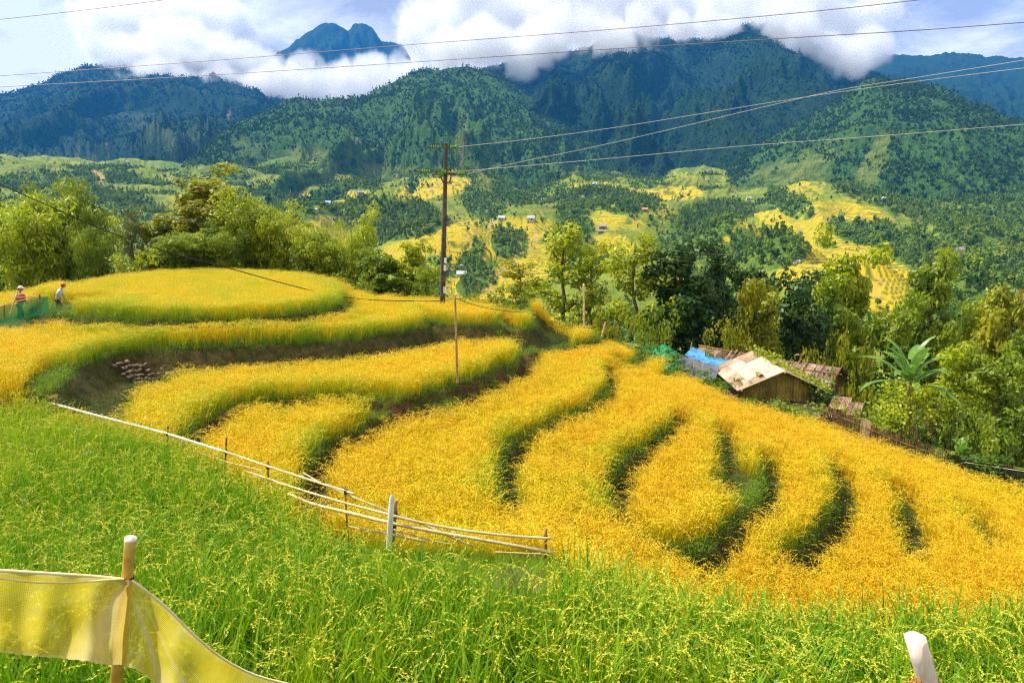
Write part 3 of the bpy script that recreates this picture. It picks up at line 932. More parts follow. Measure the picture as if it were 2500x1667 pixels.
def rice_clump(seed, h, n_leaf, n_ear, spread, leaf_w, grain, lean=0.30, ngr=16):
    r = np.random.default_rng(seed)
    V, Fc, mi = [], [], []
    for k in range(n_leaf + n_ear):
        base = (r.normal(0, spread), r.normal(0, spread), -0.03)
        ang = r.uniform(0, 6.283)
        if k < n_leaf:
            a, b = blade(r, base, ang, h * r.uniform(.75, 1.18), abs(r.normal(0, lean * .7)), r.uniform(.2, 1.5), leaf_w * r.uniform(.7, 1.2))
            m = 0
        else:
            a, b = panicle(r, base, ang, h * r.uniform(.80, 1.0), abs(r.normal(0, lean * .5)), r.uniform(1.0, 2.1), grain, ngr)
            m = 1
        o = len(V)
        V += a
        Fc += [tuple(q + o for q in f) for f in b]
        mi += [0] * 2 + [1] * (len(b) - 2) if m else [0] * len(b)
    return np_mesh('rice_clump', V, Fc, False, None, mi)


def _ml(lo, mid, hi, tr, spec=0.25):
    def f(t):
        p = t.pos()
        n = t.noise(p, 0.22, 3, 0.6)
        a = t.n('ShaderNodeAttribute', attribute_name='tint', attribute_type='INSTANCER').outputs['Fac']
        k = t.math('ADD', t.math('MULTIPLY', t.rnd(), 0.42), t.math('ADD', t.math('MULTIPLY', n, 0.55), a))
        t.out(t.ramp(k, [(0.2, lo), (0.5, mid), (0.85, hi)]), 0.5, spec=spec, trans=tr)
    return f


M_gleaf = mat('green_rice_leaf', _ml((0.36, 0.50, 0.012), (0.18, 0.38, 0.008), (0.07, 0.22, 0.006), 0.40))
M_gear = mat('green_rice_ear', _ml((0.60, 0.55, 0.04), (0.55, 0.55, 0.03), (0.42, 0.48, 0.025), 0.2))
M_yleaf = mat('ripe_rice_leaf', _ml((0.76, 0.53, 0.010), (0.72, 0.57, 0.008), (0.34, 0.46, 0.008), 0.38))
M_year = mat('ripe_rice_ear', _ml((0.84, 0.55, 0.014), (0.82, 0.63, 0.012), (0.56, 0.56, 0.014), 0.2))
G_RICE = [rice_clump(300 + k, 0.90, 19, 3 + k % 2, 0.055, 0.0120, 0.0085, 0.13, 22) for k in range(6)]
Y_RICE = [rice_clump(340 + k, 0.60, 12, 11, 0.065, 0.0080, 0.0108, 0.32, 11) for k in range(6)]
for _m in G_RICE:
    _m.materials.append(M_gleaf)
    _m.materials.append(M_gear)
for _m in Y_RICE:
    _m.materials.append(M_yleaf)
    _m.materials.append(M_year)


def in_view(x, y, z, mu=420, mv=260):
    u, v = project(x, y, z)
    return (u > -mu) & (u < 2500 + mu) & (v < 1667 + mv) & (y > 1)


def jitter_grid(x0, x1, y0, y1, cell, seed):
    r = np.random.default_rng(seed)
    x, y = np.meshgrid(np.arange(x0, x1, cell), np.arange(y0, y1, cell))
    x, y = x.ravel() + r.uniform(-.5, .5, x.size) * cell, y.ravel() + r.uniform(-.5, .5, x.size) * cell
    return x, y, r


def add_tint(o, t):
    o.data.attributes.new('tint', 'FLOAT', 'POINT').data.foreach_set('value', np.asarray(t, np.float32))


# the trampled bund by the fence, without rice: a patch of ground outlined by photo points
BUND = [(600, 1170), (690, 1290), (790, 1385), (900, 1440), (1010, 1468), (1150, 1500), (1250, 1535), (1370, 1520), (1440, 1440), (1430, 1340), (1330, 1270), (1000, 1235), (850, 1200), (700, 1160)]
NO_RICE = [(170, 950, 120, 62), (330, 930, 110, 36)]


def bund_mask(x, y, z):
    u, v = project(x, y, z + 0.2)
    u, v = u + 14 * fbm(x / .5, y / .5, 2, 44), v + 10 * fbm(x / .5 + 5, y / .5, 2, 45)
    return inside(u, v, np.array(BUND, float)).astype(float)


def plant_rice():
    x, y, r = jitter_grid(-16, 16, 3.7, 23, 0.26, 1)
    x2, y2, r = jitter_grid(.6, 9, 4.4, 9.5, 0.27, 11)
    x, y = np.concatenate([x, x2]), np.concatenate([y, y2])
    z, bank, bare, fsd, esd, lip = near_at(x, y)
    bm_ = bund_mask(x, y, z)
    k = (fsd < -0.10) & in_view(x, y, z) & (bm_ < r.uniform(.2, .6, x.size))
    x, y, z, bm_ = x[k], y[k], z[k], bm_[k]
    n = len(x)
    far = smooth(10, 17, y)
    low = 1 - .26 * smooth(.3, 2.5, x) * smooth(10, 8, y)
    o = scatter('green_rice', np.stack([x, y, z], -1), r.uniform(0, 6.28, n), np.stack([r.uniform(1.2, 1.6, n)] * 2 + [r.uniform(.85, 1.38, n) * low], -1), r.integers(0, 6, n), G_RICE, 'green rice with drooping ears filling the nearest field', r.normal(0, .08, (n, 2)))
    add_tint(o, -0.18 * far + r.normal(0, .08, n))
    x, y, r = jitter_grid(-40, 42, 9, 64, 0.20, 2)
    z, bank, bare, fsd, esd, lip = near_at(x, y)
    uu, vv = project(x, y, z + .2)
    nor = np.zeros(x.size, bool)
    for a, b, c, d in NO_RICE:
        nor |= ((uu - a) / c) ** 2 + ((vv - b) / d) ** 2 < 1
    bank = np.maximum(bank, nor)
    k = (fsd > np.where(x > 2.5, 2.5, 0.05)) & (bank < 0.45) & (esd < -0.05) & ~((x < -19.3) & (y > 28.5) & (y < 34.5)) & in_view(x, y, z) & (r.random(x.size) < np.where(y > 36, 0.75, 1.0))
    x, y, z, lip = x[k], y[k], z[k], lip[k]
    n = len(x)
    near_lip = smooth(0.7, 0.1, lip + 0.4 * fbm(x / 1.5, y / 1.5, 2, 9))
    u, v = project(x, y, z)
    right_edge = smooth(2150, 2450, u) * smooth(1330, 1180, v)
    s = r.uniform(.85, 1.15, n) * (1 + 0.16 * near_lip)
    s = np.stack([s * 1.3, s * 1.3, s * r.uniform(.85, 1.15, n)], -1)
    dome = smooth(-3.6, -3.2, z + YH) * 0.12
    o = scatter('ripe_rice', np.stack([x, y, z], -1), r.uniform(0, 6.28, n), s, r.integers(0, 6, n), Y_RICE, 'golden ripe rice standing on the terraces', np.stack([.17 * fbm(x / 1.1, y / 1.1, 3, 61), .17 * fbm(x / 1.1 + 9, y / 1.1, 3, 62)], -1) + r.normal(0, .10, (n, 2)))
    add_tint(o, 0.30 * near_lip + 0.22 * right_edge + dome - 0.10 - 0.16 * smooth(-1, 6, x) + 0.10 * smooth(-3, -12, x) + 0.16 * fbm(x / 2.6, y / 2.6, 3, 66) + r.normal(0, .07, n))
    return n


N_RICE = plant_rice()

# ---------------------------------------------------------------- grass and weeds on the terrace walls
def tuft(seed, n, h, spread, w, lean, droop):
    r = np.random.default_rng(seed)
    V, Fc = [], []
    for k in range(n):
        a, b = blade(r, (r.normal(0, spread), r.normal(0, spread), -0.04), r.uniform(0, 6.28), h * r.uniform(.5, 1.2), abs(r.normal(0, lean)), r.uniform(*droop), w * r.uniform(.6, 1.2), 3)
        o = len(V)
        V += a
        Fc += [tuple(q + o for q in f) for f in b]
    return np_mesh('grass_tuft', V, Fc, False)


def weed(seed, n, h, leaf):
    r = np.random.default_rng(seed)
    p = r.normal(0, 1, (n, 3)) * np.array([.13, .13, 1])
    p[:, 2] = r.uniform(0.02, 1, n) ** .8 * h
    nrm = r.normal(0, .6, (n, 3)) + np.array([0, 0, .7])
    nrm /= np.linalg.norm(nrm, axis=1)[:, None]
    a = np.cross(nrm, r.normal(0, 1, (n, 3)))
    a /= np.linalg.norm(a, axis=1)[:, None]
    b = np.cross(nrm, a)
    s = leaf * r.uniform(.5, 1.3, n)[:, None]
    V = np.stack([p - a * s, p - b * s * .5, p + a * s, p + b * s * .5], 1).reshape(-1, 3)
    return np_mesh('weed', V, np.arange(4 * n).reshape(n, 4), False)


M_grass = mat('bank_grass', _ml((0.42, 0.52, 0.02), (0.20, 0.34, 0.015), (0.05, 0.13, 0.010), 0.35))
M_weed = mat('bank_weed', _ml((0.22, 0.34, 0.02), (0.10, 0.21, 0.014), (0.03, 0.085, 0.010), 0.3))
GRASS = [tuft(400, 20, .42, .07, .0055, .5, (.6, 2.0)), tuft(401, 18, .60, .07, .006, .45, (.8, 2.2)), tuft(402, 22, .28, .09, .005, .6, (.4, 1.6)), tuft(405, 20, .5, .08, .0055, .5, (1.0, 2.4))]
WEED = [weed(410, 70, .34, .026), weed(411, 60, .22, .03), weed(412, 80, .42, .022)]
for _m in GRASS:
    _m.materials.append(M_grass)
for _m in WEED:
    _m.materials.append(M_weed)


def plant_banks():
    x, y, r = jitter_grid(-40, 42, 9, 64, 0.115, 5)
    z, bank, bare, fsd, esd, lip = near_at(x, y)
    patch = fbm(x / 1.6, y / 1.6, 3, 55)
    want = np.clip(bank, 0, 1) * (1 - 0.88 * np.clip(bare, 0, 1) * smooth(-0.30, 0.20, patch))
    uu, vv = project(x, y, z + .2)
    for a, b, c, d in NO_RICE:
        e_ = ((uu - a) / c) ** 2 + ((vv - b) / d) ** 2 < 1.05
        want, bank = np.where(e_, np.maximum(want, .55), want), np.where(e_, 1.0, bank)
    k = (want > r.random(x.size)) & (bank > .25) & in_view(x, y, z) & (esd < 1)
    x, y, z, lip, bare, patch = x[k], y[k], z[k], lip[k], bare[k], patch[k]
    n = len(x)
    wd = r.random(n) < 0.40 + 0.3 * (patch > .1)
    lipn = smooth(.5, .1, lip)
    sg = r.uniform(.55, 1.05, n) * (0.65 + 0.5 * lipn) * (1 - .35 * bare)
    o = scatter('bank_grass', np.stack([x, y, z], -1)[~wd], r.uniform(0, 6.28, n)[~wd], sg[~wd], r.integers(0, 4, n)[~wd], GRASS, 'long grass hanging over the terrace walls', r.normal(0, .3, (n, 2))[~wd])
    add_tint(o, (0.42 - 0.55 * lipn + 0.15 * bare + 0.16 * smooth(-1, 4, x))[~wd])  # lit grass at the lip and shade below it are put into the tint
    o = scatter('bank_weeds', np.stack([x, y, z], -1)[wd], r.uniform(0, 6.28, n)[wd], sg[wd], r.integers(0, 3, n)[wd], WEED, 'leafy weeds growing on the terrace walls', r.normal(0, .3, (n, 2))[wd])
    add_tint(o, (0.30 - 0.4 * lipn + 0.1 * bare)[wd] - 0.05)  # weeds get the same painted light at the lip and shade below
    # the grassy bund by the fence
    x, y, r = jitter_grid(-12, 6, 6, 20, 0.075, 6)
    z, bank, bare, fsd, esd, lip = near_at(x, y)
    bm_ = bund_mask(x, y, z)
    strip = smooth(0.7, 0.2, np.abs(fsd + 0.1)) * (x < 2.5) * 0.7
    k = (np.maximum(bm_ * (fsd < 0.6), strip) > r.random(x.size)) & in_view(x, y, z)
    x, y, z = x[k], y[k], z[k]
    u, v = project(x, y, z)
    dry = smooth(1.3, 0.4, ((u - 1255) / 75) ** 2 + ((v - 1432) / 42) ** 2)
    n = len(x)
    o = scatter('bund_grass', np.stack([x, y, z], -1), r.uniform(0, 6.28, n), r.uniform(.28, .55, n) * (1 - .45 * dry), r.integers(0, 4, n), GRASS_B, 'short green grass on the bund beside the bamboo fence', r.normal(0, .25, (n, 2)))
    add_tint(o, dry * 1.0 - 0.15 + r.normal(0, .05, n))
    return n


def _mb(t):
    a = t.n('ShaderNodeAttribute', attribute_name='tint', attribute_type='INSTANCER').outputs['Fac']
    n = t.noise(t.pos(), 0.6, 2)
    c = t.ramp(t.math('ADD', t.math('MULTIPLY', t.rnd(), .3), t.math('MULTIPLY', n, .3)), [(0.1, (0.34, 0.44, 0.02)), (0.5, (0.20, 0.36, 0.016))])
    t.out(t.mix(t.math('ADD', a, 0.1, True), c, (0.50, 0.36, 0.16)), 0.6, spec=0.2, trans=0.35)


M_bund = mat('bund_grass', _mb)
GRASS_B = [m.copy() for m in GRASS]
for _m in GRASS_B:
    _m.materials.clear()
    _m.materials.append(M_bund)
N_BANK = plant_banks()
print('rice', N_RICE, 'bank', N_BANK)
# ---------------------------------------------------------------- near trees
def tube(path, radii, n=6):
    path = [np.array(p, float) for p in path]
    V, Fc = [], []
    for i, p in enumerate(path):
        d = path[min(i + 1, len(path) - 1)] - path[max(i - 1, 0)]
        d /= np.linalg.norm(d) + 1e-9
        a = np.cross(d, [0.31, 0.95, 0.1] if abs(d[2]) > .9 else [0, 0, 1.0])
        a /= np.linalg.norm(a) + 1e-9
        b = np.cross(d, a)
        for k in range(n):
            t = 2 * math.pi * k / n
            V.append(p + radii[i] * (math.cos(t) * a + math.sin(t) * b))
    for i in range(len(path) - 1):
        for k in range(n):
            Fc.append((i * n + k, i * n + (k + 1) % n, (i + 1) * n + (k + 1) % n, (i + 1) * n + k))
    return V, Fc


class Acc:
    def __init__(self):
        self.V, self.F = [], []
    def add(self, vf):
        o = len(self.V)
        self.V += [tuple(map(float, v)) for v in vf[0]]
        self.F += [tuple(q + o for q in f) for f in vf[1]]
    def mesh(self, name, smooth_shade=False):
        me = bpy.data.meshes.new(name)
        me.from_pydata(self.V, [], self.F)
        if smooth_shade:
            me.polygons.foreach_set('use_smooth', np.ones(len(self.F), bool))
        return me


def leaf_quads(P, Nrm, L, Wd, r, droop=None):
    n = len(P)
    a = r.normal(0, 1, (n, 3)) if droop is None else droop + r.normal(0, .35, (n, 3))
    a -= (a * Nrm).sum(1)[:, None] * Nrm
    a /= np.linalg.norm(a, axis=1)[:, None] + 1e-9
    b = np.cross(Nrm, a)
    s = r.uniform(.65, 1.25, n)[:, None]
    return np.stack([P - a * L * s, P - b * Wd * s, P + a * L * s, P + b * Wd * s], 1).reshape(-1, 3)


def grow_tree(kind, seed):
    r = np.random.default_rng(seed)
    tr = Acc()
    cl = []                                   # leaf clumps: centre, radius, count
    H = 10.0
    if kind == 'bamboo':
        for c in range(13):
            a, o = r.uniform(0, 6.28), r.uniform(.1, .9)
            h, lean = H * r.uniform(.72, 1.02), r.uniform(.6, 2.3)
            pts = []
            for f in np.linspace(0, 1, 8):
                q = o + lean * f ** 2.2
                pts.append((math.cos(a) * q, math.sin(a) * q, h * (f - .10 * f ** 4)))
            tr.add(tube(pts, [0.055 * (1 - .8 * f) + .008 for f in np.linspace(0, 1, 8)], 5))
            for f in np.linspace(.18, 1.0, 15):
                k = min(int(f * 7), 6)
                p = np.array(pts[k]) * (1 - (f * 7 - k)) + np.array(pts[min(k + 1, 7)]) * (f * 7 - k)
                rr = r.uniform(.42, .85) * (1.20 - .25 * f)
                cl.append((p + r.normal(0, .42, 3) * np.array([1, 1, .5]), rr, int(46 + 50 * rr)))
        L, Wd, flat = .17, .040, .75
    elif kind in ('broad', 'round', 'sparse', 'tall'):
        pr = {'broad': (.34, 9, .40, 2.6, 1.0), 'round': (.26, 11, .36, 2.1, 1.0), 'sparse': (.30, 11, .42, 2.2, .55), 'tall': (.22, 18, .22, 1.45, 1.0)}[kind]
        tp = [(0, 0, -1.0)]
        for f in np.linspace(0.08, 1, 9):
            tp.append((r.normal(0, .13) + .25 * math.sin(f * 3 + seed), r.normal(0, .13), H * .92 * f))
        tr.add(tube(tp, [0.20 * (1 - .88 * i / 9) + .01 for i in range(10)], 7))
        for b in range(pr[1]):
            f = pr[0] + (0.95 - pr[0]) * (b + r.uniform(0, .8)) / pr[1]
            k = 1 + min(int(f * 8), 7)
            st = np.array(tp[k])
            a = b * 2.4 + r.uniform(-.4, .4)
            ln = pr[3] * r.uniform(.7, 1.2) * (1.25 - .75 * f)
            d = np.array([math.cos(a), math.sin(a), r.uniform(.25, .9)])
            pts = [st]
            for s in range(4):
                d = d + r.normal(0, .16, 3) + np.array([0, 0, .10])
                pts.append(pts[-1] + d / np.linalg.norm(d) * ln / 4 * 1.25)
            tr.add(tube(pts, [.07, .055, .04, .025, .012], 5))
            for s in range(1, 5):
                for q in range(2 if kind != 'sparse' else 1):
                    e = pts[s] + r.normal(0, 1, 3) * np.array([.55, .55, .4]) * ln * .30
                    if s > 1:
                        tr.add(tube([pts[s], (pts[s] + e) / 2 + r.normal(0, .05, 3), e], [.022, .016, .007], 4))
                    rr = r.uniform(.40, .78) * (0.9 + .25 * (kind == 'broad'))
                    cl.append((e, rr, int((45 + 90 * rr) * pr[4])))
        for q in range(12):
            cl.append((np.array(tp[-1]) + r.normal(0, .62, 3) + np.array([0, 0, -.2]), .62, int(90 * pr[4])))
        L, Wd, flat = .15, .075, .70
    elif kind == 'shrub':
        H = 3.0
        for b in range(9):
            a = r.uniform(0, 6.28)
            d = np.array([math.cos(a) * .6, math.sin(a) * .6, 1.0])
            pts = [np.zeros(3)]
            for s in range(4):
                d = d + r.normal(0, .22, 3)
                pts.append(pts[-1] + d / np.linalg.norm(d) * .75)
            tr.add(tube(pts, [.04, .032, .024, .016, .008], 4))
            for s in range(1, 5):
                cl.append((pts[s] + r.normal(0, .22, 3), r.uniform(.30, .55), 42))
        for q in range(16):
            a, o = r.uniform(0, 6.28), r.uniform(.4, 1.3)
            cl.append((np.array([math.cos(a) * o, math.sin(a) * o, r.uniform(.2, 1.2)]), r.uniform(.3, .5), 40))
        L, Wd, flat = .105, .055, .8
    elif kind == 'dry':
        H = 3.0
        for b in range(16):
            a = r.uniform(0, 6.28)
            d = np.array([math.cos(a) * .7, math.sin(a) * .7, 1.0])
            pts = [np.array([r.normal(0, .2), r.normal(0, .2), 0])]
            for s in range(5):
                d = d + r.normal(0, .30, 3) + np.array([0, 0, -.10 * s])
                pts.append(pts[-1] + d / np.linalg.norm(d) * .6)
            tr.add(tube(pts, [.035, .03, .022, .016, .01, .005], 4))
            for s in range(2, 6):
                for q in range(3):
                    e = pts[s] + r.normal(0, .35, 3)
                    tr.add(tube([pts[s], (pts[s] + e) / 2 + r.normal(0, .08, 3), e], [.011, .008, .004], 3))
                if r.random() < .4:
                    cl.append((pts[s], .4, 22))
        L, Wd, flat = .07, .03, .8
    P, Nn = [], []
    for c, rr, n in cl:
        d = r.normal(0, 1, (n, 3))
        d /= np.linalg.norm(d, axis=1)[:, None]
        P.append(c + d * (rr * r.uniform(.35, 1.0, n) ** .6)[:, None] * np.array([1, 1, flat]))
        nn = d * .7 + r.normal(0, .5, (n, 3)) + np.array([0, 0, .55])
        Nn.append(nn / np.linalg.norm(nn, axis=1)[:, None])
    P, Nn = np.concatenate(P), np.concatenate(Nn)
    dr = np.array([0, 0, -1.0]) if kind == 'bamboo' else None
    V = leaf_quads(P, Nn, L, Wd, r, dr)
    crown = np_mesh('crown', V, np.arange(len(V)).reshape(-1, 4), False)
    return tr.mesh('trunk', True), crown, H, float(np.percentile(np.hypot(P[:, 0], P[:, 1]), 93)), float(np.percentile(P[:, 2], 97.5))


def leaf_mat(name, a, b, c, trans=.42, spec=.35):
    def f(t):
        p = t.pos()
        n = t.noise(p, 0.55, 3, 0.65)
        n2 = t.noise(p, 6.0, 2, 0.6)
        k = t.math('ADD', t.math('MULTIPLY', n, .65), t.math('MULTIPLY', n2, .35))
        t.out(t.ramp(k, [(.36, a), (.5, b), (.64, c)]), .48, spec=spec, trans=trans)
    return mat(name, f)


LEAF = dict(
    lime=leaf_mat('lime_leaves', (0.15, 0.21, 0.006), (0.37, 0.45, 0.008), (0.60, 0.61, 0.012)),
    mid=leaf_mat('green_leaves', (0.08, 0.15, 0.007), (0.22, 0.31, 0.009), (0.42, 0.48, 0.013)),
    dark=leaf_mat('dark_leaves', (0.02, 0.06, 0.010), (0.05, 0.12, 0.014), (0.12, 0.21, 0.02), .25),
    olive=leaf_mat('olive_leaves', (0.13, 0.16, 0.007), (0.30, 0.32, 0.009), (0.52, 0.48, 0.013)),
    pale=leaf_mat('pale_leaves', (0.09, 0.14, 0.03), (0.20, 0.25, 0.06), (0.36, 0.38, 0.14), .3),
    brown=leaf_mat('withered_leaves', (0.10, 0.09, 0.02), (0.20, 0.15, 0.04), (0.26, 0.20, 0.07), .25))
M_bark = mat('bark', lambda t: t.out(t.ramp(t.noise(t.pos(), 5.0, 5, .7), [(.3, (0.07, 0.05, 0.028)), (.7, (0.24, 0.18, 0.10))]), .9, t.bump(t.noise(t.pos(), 18, 3), .6, .02), spec=.15))
M_culm = mat('bamboo_culm', lambda t: t.out(t.ramp(t.noise(t.pos(), 2.0, 3, .6), [(.3, (0.10, 0.13, 0.02)), (.7, (0.28, 0.24, 0.05))]), .5))
KINDS_T = {}
for _k, _seeds in (('bamboo', (1, 2, 3)), ('broad', (4, 5, 6)), ('round', (7, 8)), ('sparse', (9, 10)), ('tall', (11, 12)), ('shrub', (13, 14, 15)), ('dry', (16,))):
    KINDS_T[_k] = [grow_tree(_k, s * 37) for s in _seeds]
_cnt = {}


def plant(kind, name, u, vtop, d, half, leaf, label, cat, group, vbase=None, var=None):
    """A tree whose top stands at a photo point at distance d; half is half the crown's width in photo px."""
    i = _cnt.get(kind, 0)
    _cnt[kind] = i + 1
    tm, cm, H, cr, top = KINDS_T[kind][(i if var is None else var) % len(KINDS_T[kind])]
    p = at_d(u, vtop, d)
    g = gz(p.x, p.y) if vbase is None else at_d(u, vbase, d).z
    h = max(p.z - g, 1.0)
    sz, sx = h / top, half * d / F / cr
    if kind not in ('shrub', 'dry', 'bamboo') and h > 1.6 * 10 * sx / .42:
        pass
    e = empty(name, (p.x, p.y, g), random.uniform(0, 6.28), label=label, cat=cat, group=group)
    e.scale = (sx, sx, sz)
    for nm, me, ma in (('trunk', tm, M_culm if kind == 'bamboo' else M_bark), ('crown', cm, LEAF[leaf])):
        if len(me.materials) == 0:
            me.materials.append(ma)
        o = bpy.data.objects.new(nm, me)
        COL.objects.link(o)
        o.parent = e
        o.material_slots[0].link = 'OBJECT'
        o.material_slots[0].material = ma
    return e


GB, GT, GS = 'bamboo clumps behind the near hill', 'trees behind the near hill', 'shrubs along the edge of the near hill'
TREES = [
    ('bamboo', 'bamboo_clump', 10, 440, 60, 70, 'mid', 'bamboo at the left edge of the picture, taller than its neighbours', 'bamboo', GB),
    ('bamboo', 'bamboo_clump', 85, 498, 54, 110, 'lime', 'broad bright bamboo behind the two walkers', 'bamboo', GB),
    ('bamboo', 'bamboo_clump', 165, 485, 57, 75, 'mid', 'bamboo with a drooping tip above the right walker', 'bamboo', GB),
    ('bamboo', 'bamboo_clump', 225, 540, 53, 60, 'mid', 'bamboo beside the left end of the round top terrace', 'bamboo', GB),
    ('sparse', 'broadleaf_tree', 318, 518, 60, 50, 'pale', 'thin silvery leaved tree behind the top terrace', 'tree', GT),
    ('broad', 'broadleaf_tree', 395, 535, 62, 60, 'olive', 'olive yellow tree between the silvery tree and the tall crown', 'tree', GT),
    ('tall', 'broadleaf_tree', 482, 455, 62, 78, 'olive', 'tallest tree behind the top terrace with an olive crown', 'tree', GT),
    ('shrub', 'shrub', 330, 618, 53, 70, 'lime', 'bright low bush right of the walkers behind the top terrace', 'shrub', GS),
    ('bamboo', 'bamboo_clump', 455, 575, 55, 75, 'mid', 'low bamboo under the tall olive crown', 'bamboo', GB),
    ('bamboo', 'bamboo_clump', 610, 488, 58, 72, 'lime', 'upright bright bamboo right of the tallest tree', 'bamboo', GB),
    ('bamboo', 'bamboo_clump', 545, 560, 55, 60, 'mid', 'darker bamboo between the tallest tree and the upright bamboo', 'bamboo', GB),
    ('bamboo', 'bamboo_clump', 668, 525, 57, 60, 'lime', 'bamboo with one culm arching over to the right', 'bamboo', GB),
    ('bamboo', 'bamboo_clump', 775, 580, 56, 60, 'lime', 'lime green bamboo above the right end of the top terrace', 'bamboo', GB),
    ('bamboo', 'bamboo_clump', 855, 540, 57, 72, 'lime', 'tall lime green bamboo midway between top terrace and power pole', 'bamboo', GB),
    ('round', 'broadleaf_tree', 925, 625, 52, 66, 'mid', 'round green tree left of the power pole foot', 'tree', GT),
    ('broad', 'broadleaf_tree', 1005, 605, 54, 58, 'lime', 'light green tree just left of the power pole', 'tree', GT),
    ('shrub', 'shrub', 1050, 665, 47, 46, 'mid', 'bush touching the power pole on its left', 'shrub', GS),
    ('shrub', 'shrub', 870, 668, 47, 60, 'mid', 'bush at the right shoulder of the top terrace', 'shrub', GS),
    ('shrub', 'shrub', 1165, 715, 46, 60, 'olive', 'low yellowish bush right of the power pole foot', 'shrub', GS),
    ('sparse', 'broadleaf_tree', 1275, 640, 46, 58, 'olive', 'thin olive tree at the bend of the field edge', 'tree', GT),
    ('shrub', 'shrub', 1255, 700, 44, 62, 'mid', 'bush below the thin olive tree', 'shrub', GS),
    ('sparse', 'broadleaf_tree', 1372, 556, 50, 92, 'lime', 'tall open tree with flat light green top and bare limbs', 'tree', GT),
    ('sparse', 'broadleaf_tree', 1440, 600, 49, 62, 'lime', 'small open tree right of the tall flat topped one', 'tree', GT),
    ('sparse', 'broadleaf_tree', 1555, 585, 47, 88, 'lime', 'open tree with forked dark trunk left of the dark grove', 'tree', GT),
    ('shrub', 'shrub', 1500, 745, 42, 60, 'olive', 'bush beside the slim post at the field edge', 'shrub', GS),
    ('tall', 'broadleaf_tree', 1660, 618, 47, 72, 'dark', 'dark dense tree above the green net', 'tree', GT),
    ('shrub', 'shrub', 1610, 760, 41, 70, 'mid', 'bush right behind the green net', 'shrub', GS),
    ('broad', 'broadleaf_tree', 1745, 632, 50, 72, 'dark', 'dark broad tree between the dense tree and the yellowish tree', 'tree', GT),
    ('round', 'broadleaf_tree', 1815, 660, 52, 76, 'dark', 'round green tree right behind the yellowish tree', 'tree', GT),
    ('broad', 'broadleaf_tree', 1850, 700, 46, 66, 'olive', 'yellowish tree above the main shed', 'tree', GT),
    ('broad', 'broadleaf_tree', 1955, 690, 50, 90, 'dark', 'dark broad tree above the tin roofed house', 'tree', GT),
    ('broad', 'broadleaf_tree', 2030, 705, 53, 80, 'mid', 'broad tree behind the banana plant', 'tree', GT),
    ('tall', 'broadleaf_tree', 2085, 645, 56, 62, 'lime', 'tall green tree in front of the yellow terraces', 'tree', GT),
    ('shrub', 'shrub', 1740, 795, 42, 70, 'olive', 'yellow green bush behind the blue sheet', 'shrub', GS),
    ('shrub', 'shrub', 1830, 800, 43, 60, 'olive', 'yellow green bush behind the main shed ridge', 'shrub', GS),
    ('tall', 'broadleaf_tree', 2275, 665, 60, 56, 'mid', 'slender tree standing alone right of the yellow terraces', 'tree', GT),
    ('round', 'broadleaf_tree', 2190, 765, 52, 76, 'mid', 'dark round tree behind the banana leaves', 'tree', GT),
    ('round', 'broadleaf_tree', 2390, 760, 58, 60, 'lime', 'light green tree left of the big corner tree', 'tree', GT),
    ('broad', 'broadleaf_tree', 2465, 735, 52, 90, 'olive', 'big olive tree at the right edge of the picture', 'tree', GT),
    ('round', 'broadleaf_tree', 2320, 790, 50, 60, 'mid', 'round tree under the slender one', 'tree', GT),
    ('shrub', 'shrub', 1990, 850, 44, 66, 'olive', 'olive bush behind the tin roofed house', 'shrub', GS),
    ('shrub', 'shrub', 2080, 862, 44, 70, 'olive', 'olive bush left of the banana plant', 'shrub', GS),
    ('broad', 'broadleaf_tree', 2360, 868, 38, 100, 'lime', 'large light green tree right of the banana plant', 'tree', GT),
    ('round', 'broadleaf_tree', 2440, 900, 34, 90, 'mid', 'leafy tree in the right corner above the dark net', 'tree', GT),
    ('broad', 'broadleaf_tree', 2500, 850, 40, 80, 'mid', 'tree cut by the right picture edge', 'tree', GT),
    ('dry', 'dry_bush', 2225, 960, 33, 86, 'brown', 'withered brown bush of bare twigs behind the woven fence', 'bush', None),
    ('shrub', 'shrub', 2130, 975, 33, 56, 'lime', 'bright creeper covered bush behind the pale fence panel', 'shrub', GS),
    ('shrub', 'shrub', 2370, 1010, 30, 80, 'mid', 'leafy bush hanging over the dark net', 'shrub', GS),
    ('shrub', 'shrub', 2460, 1050, 29, 70, 'mid', 'leafy bush at the lower right end of the dark net', 'shrub', GS),
    ('shrub', 'shrub', 2290, 1030, 31, 60, 'dark', 'dark bush behind the woven fence', 'shrub', GS),
    ('shrub', 'shrub', 2085, 1002, 31.5, 44, 'lime', 'bright low bush in front of the two small ribbed roofs', 'shrub', GS),
    ('shrub', 'shrub', 2205, 955, 34.5, 66, 'lime', 'bright bush hiding the stem of the banana plant', 'shrub', GS),
    ('shrub', 'shrub', 2055, 935, 37, 44, 'olive', 'yellow green bush at the corner of the tin roofed house', 'shrub', GS),
]
for _t in TREES:
    plant(*_t)


def undergrowth():
    x, y, r = jitter_grid(-46, 51, 20, 83, 1.25, 31)
    z, bank, bare, fsd, esd, lip = near_at(x, y)
    k = (esd > 1.6) & in_view(x, y, z, 200, 300) & (y > 20)
    # keep clear of the sheds
    for (cx, cy, rx, ry) in KEEP:
        k &= ~((np.abs(x - cx) < rx) & (np.abs(y - cy) < ry))
    x, y, z = x[k], y[k], z[k]
    n = len(x)
    o = scatter('undergrowth', np.stack([x, y, z - .1], -1), r.uniform(0, 6.28, n), np.stack([r.uniform(.5, .95, n), r.uniform(.5, .95, n), r.uniform(.28, .6, n)], -1), r.integers(0, 3, n), UNDER, 'tangled undergrowth on the slope behind the field edge')
    add_tint(o, r.normal(0, .1, n))


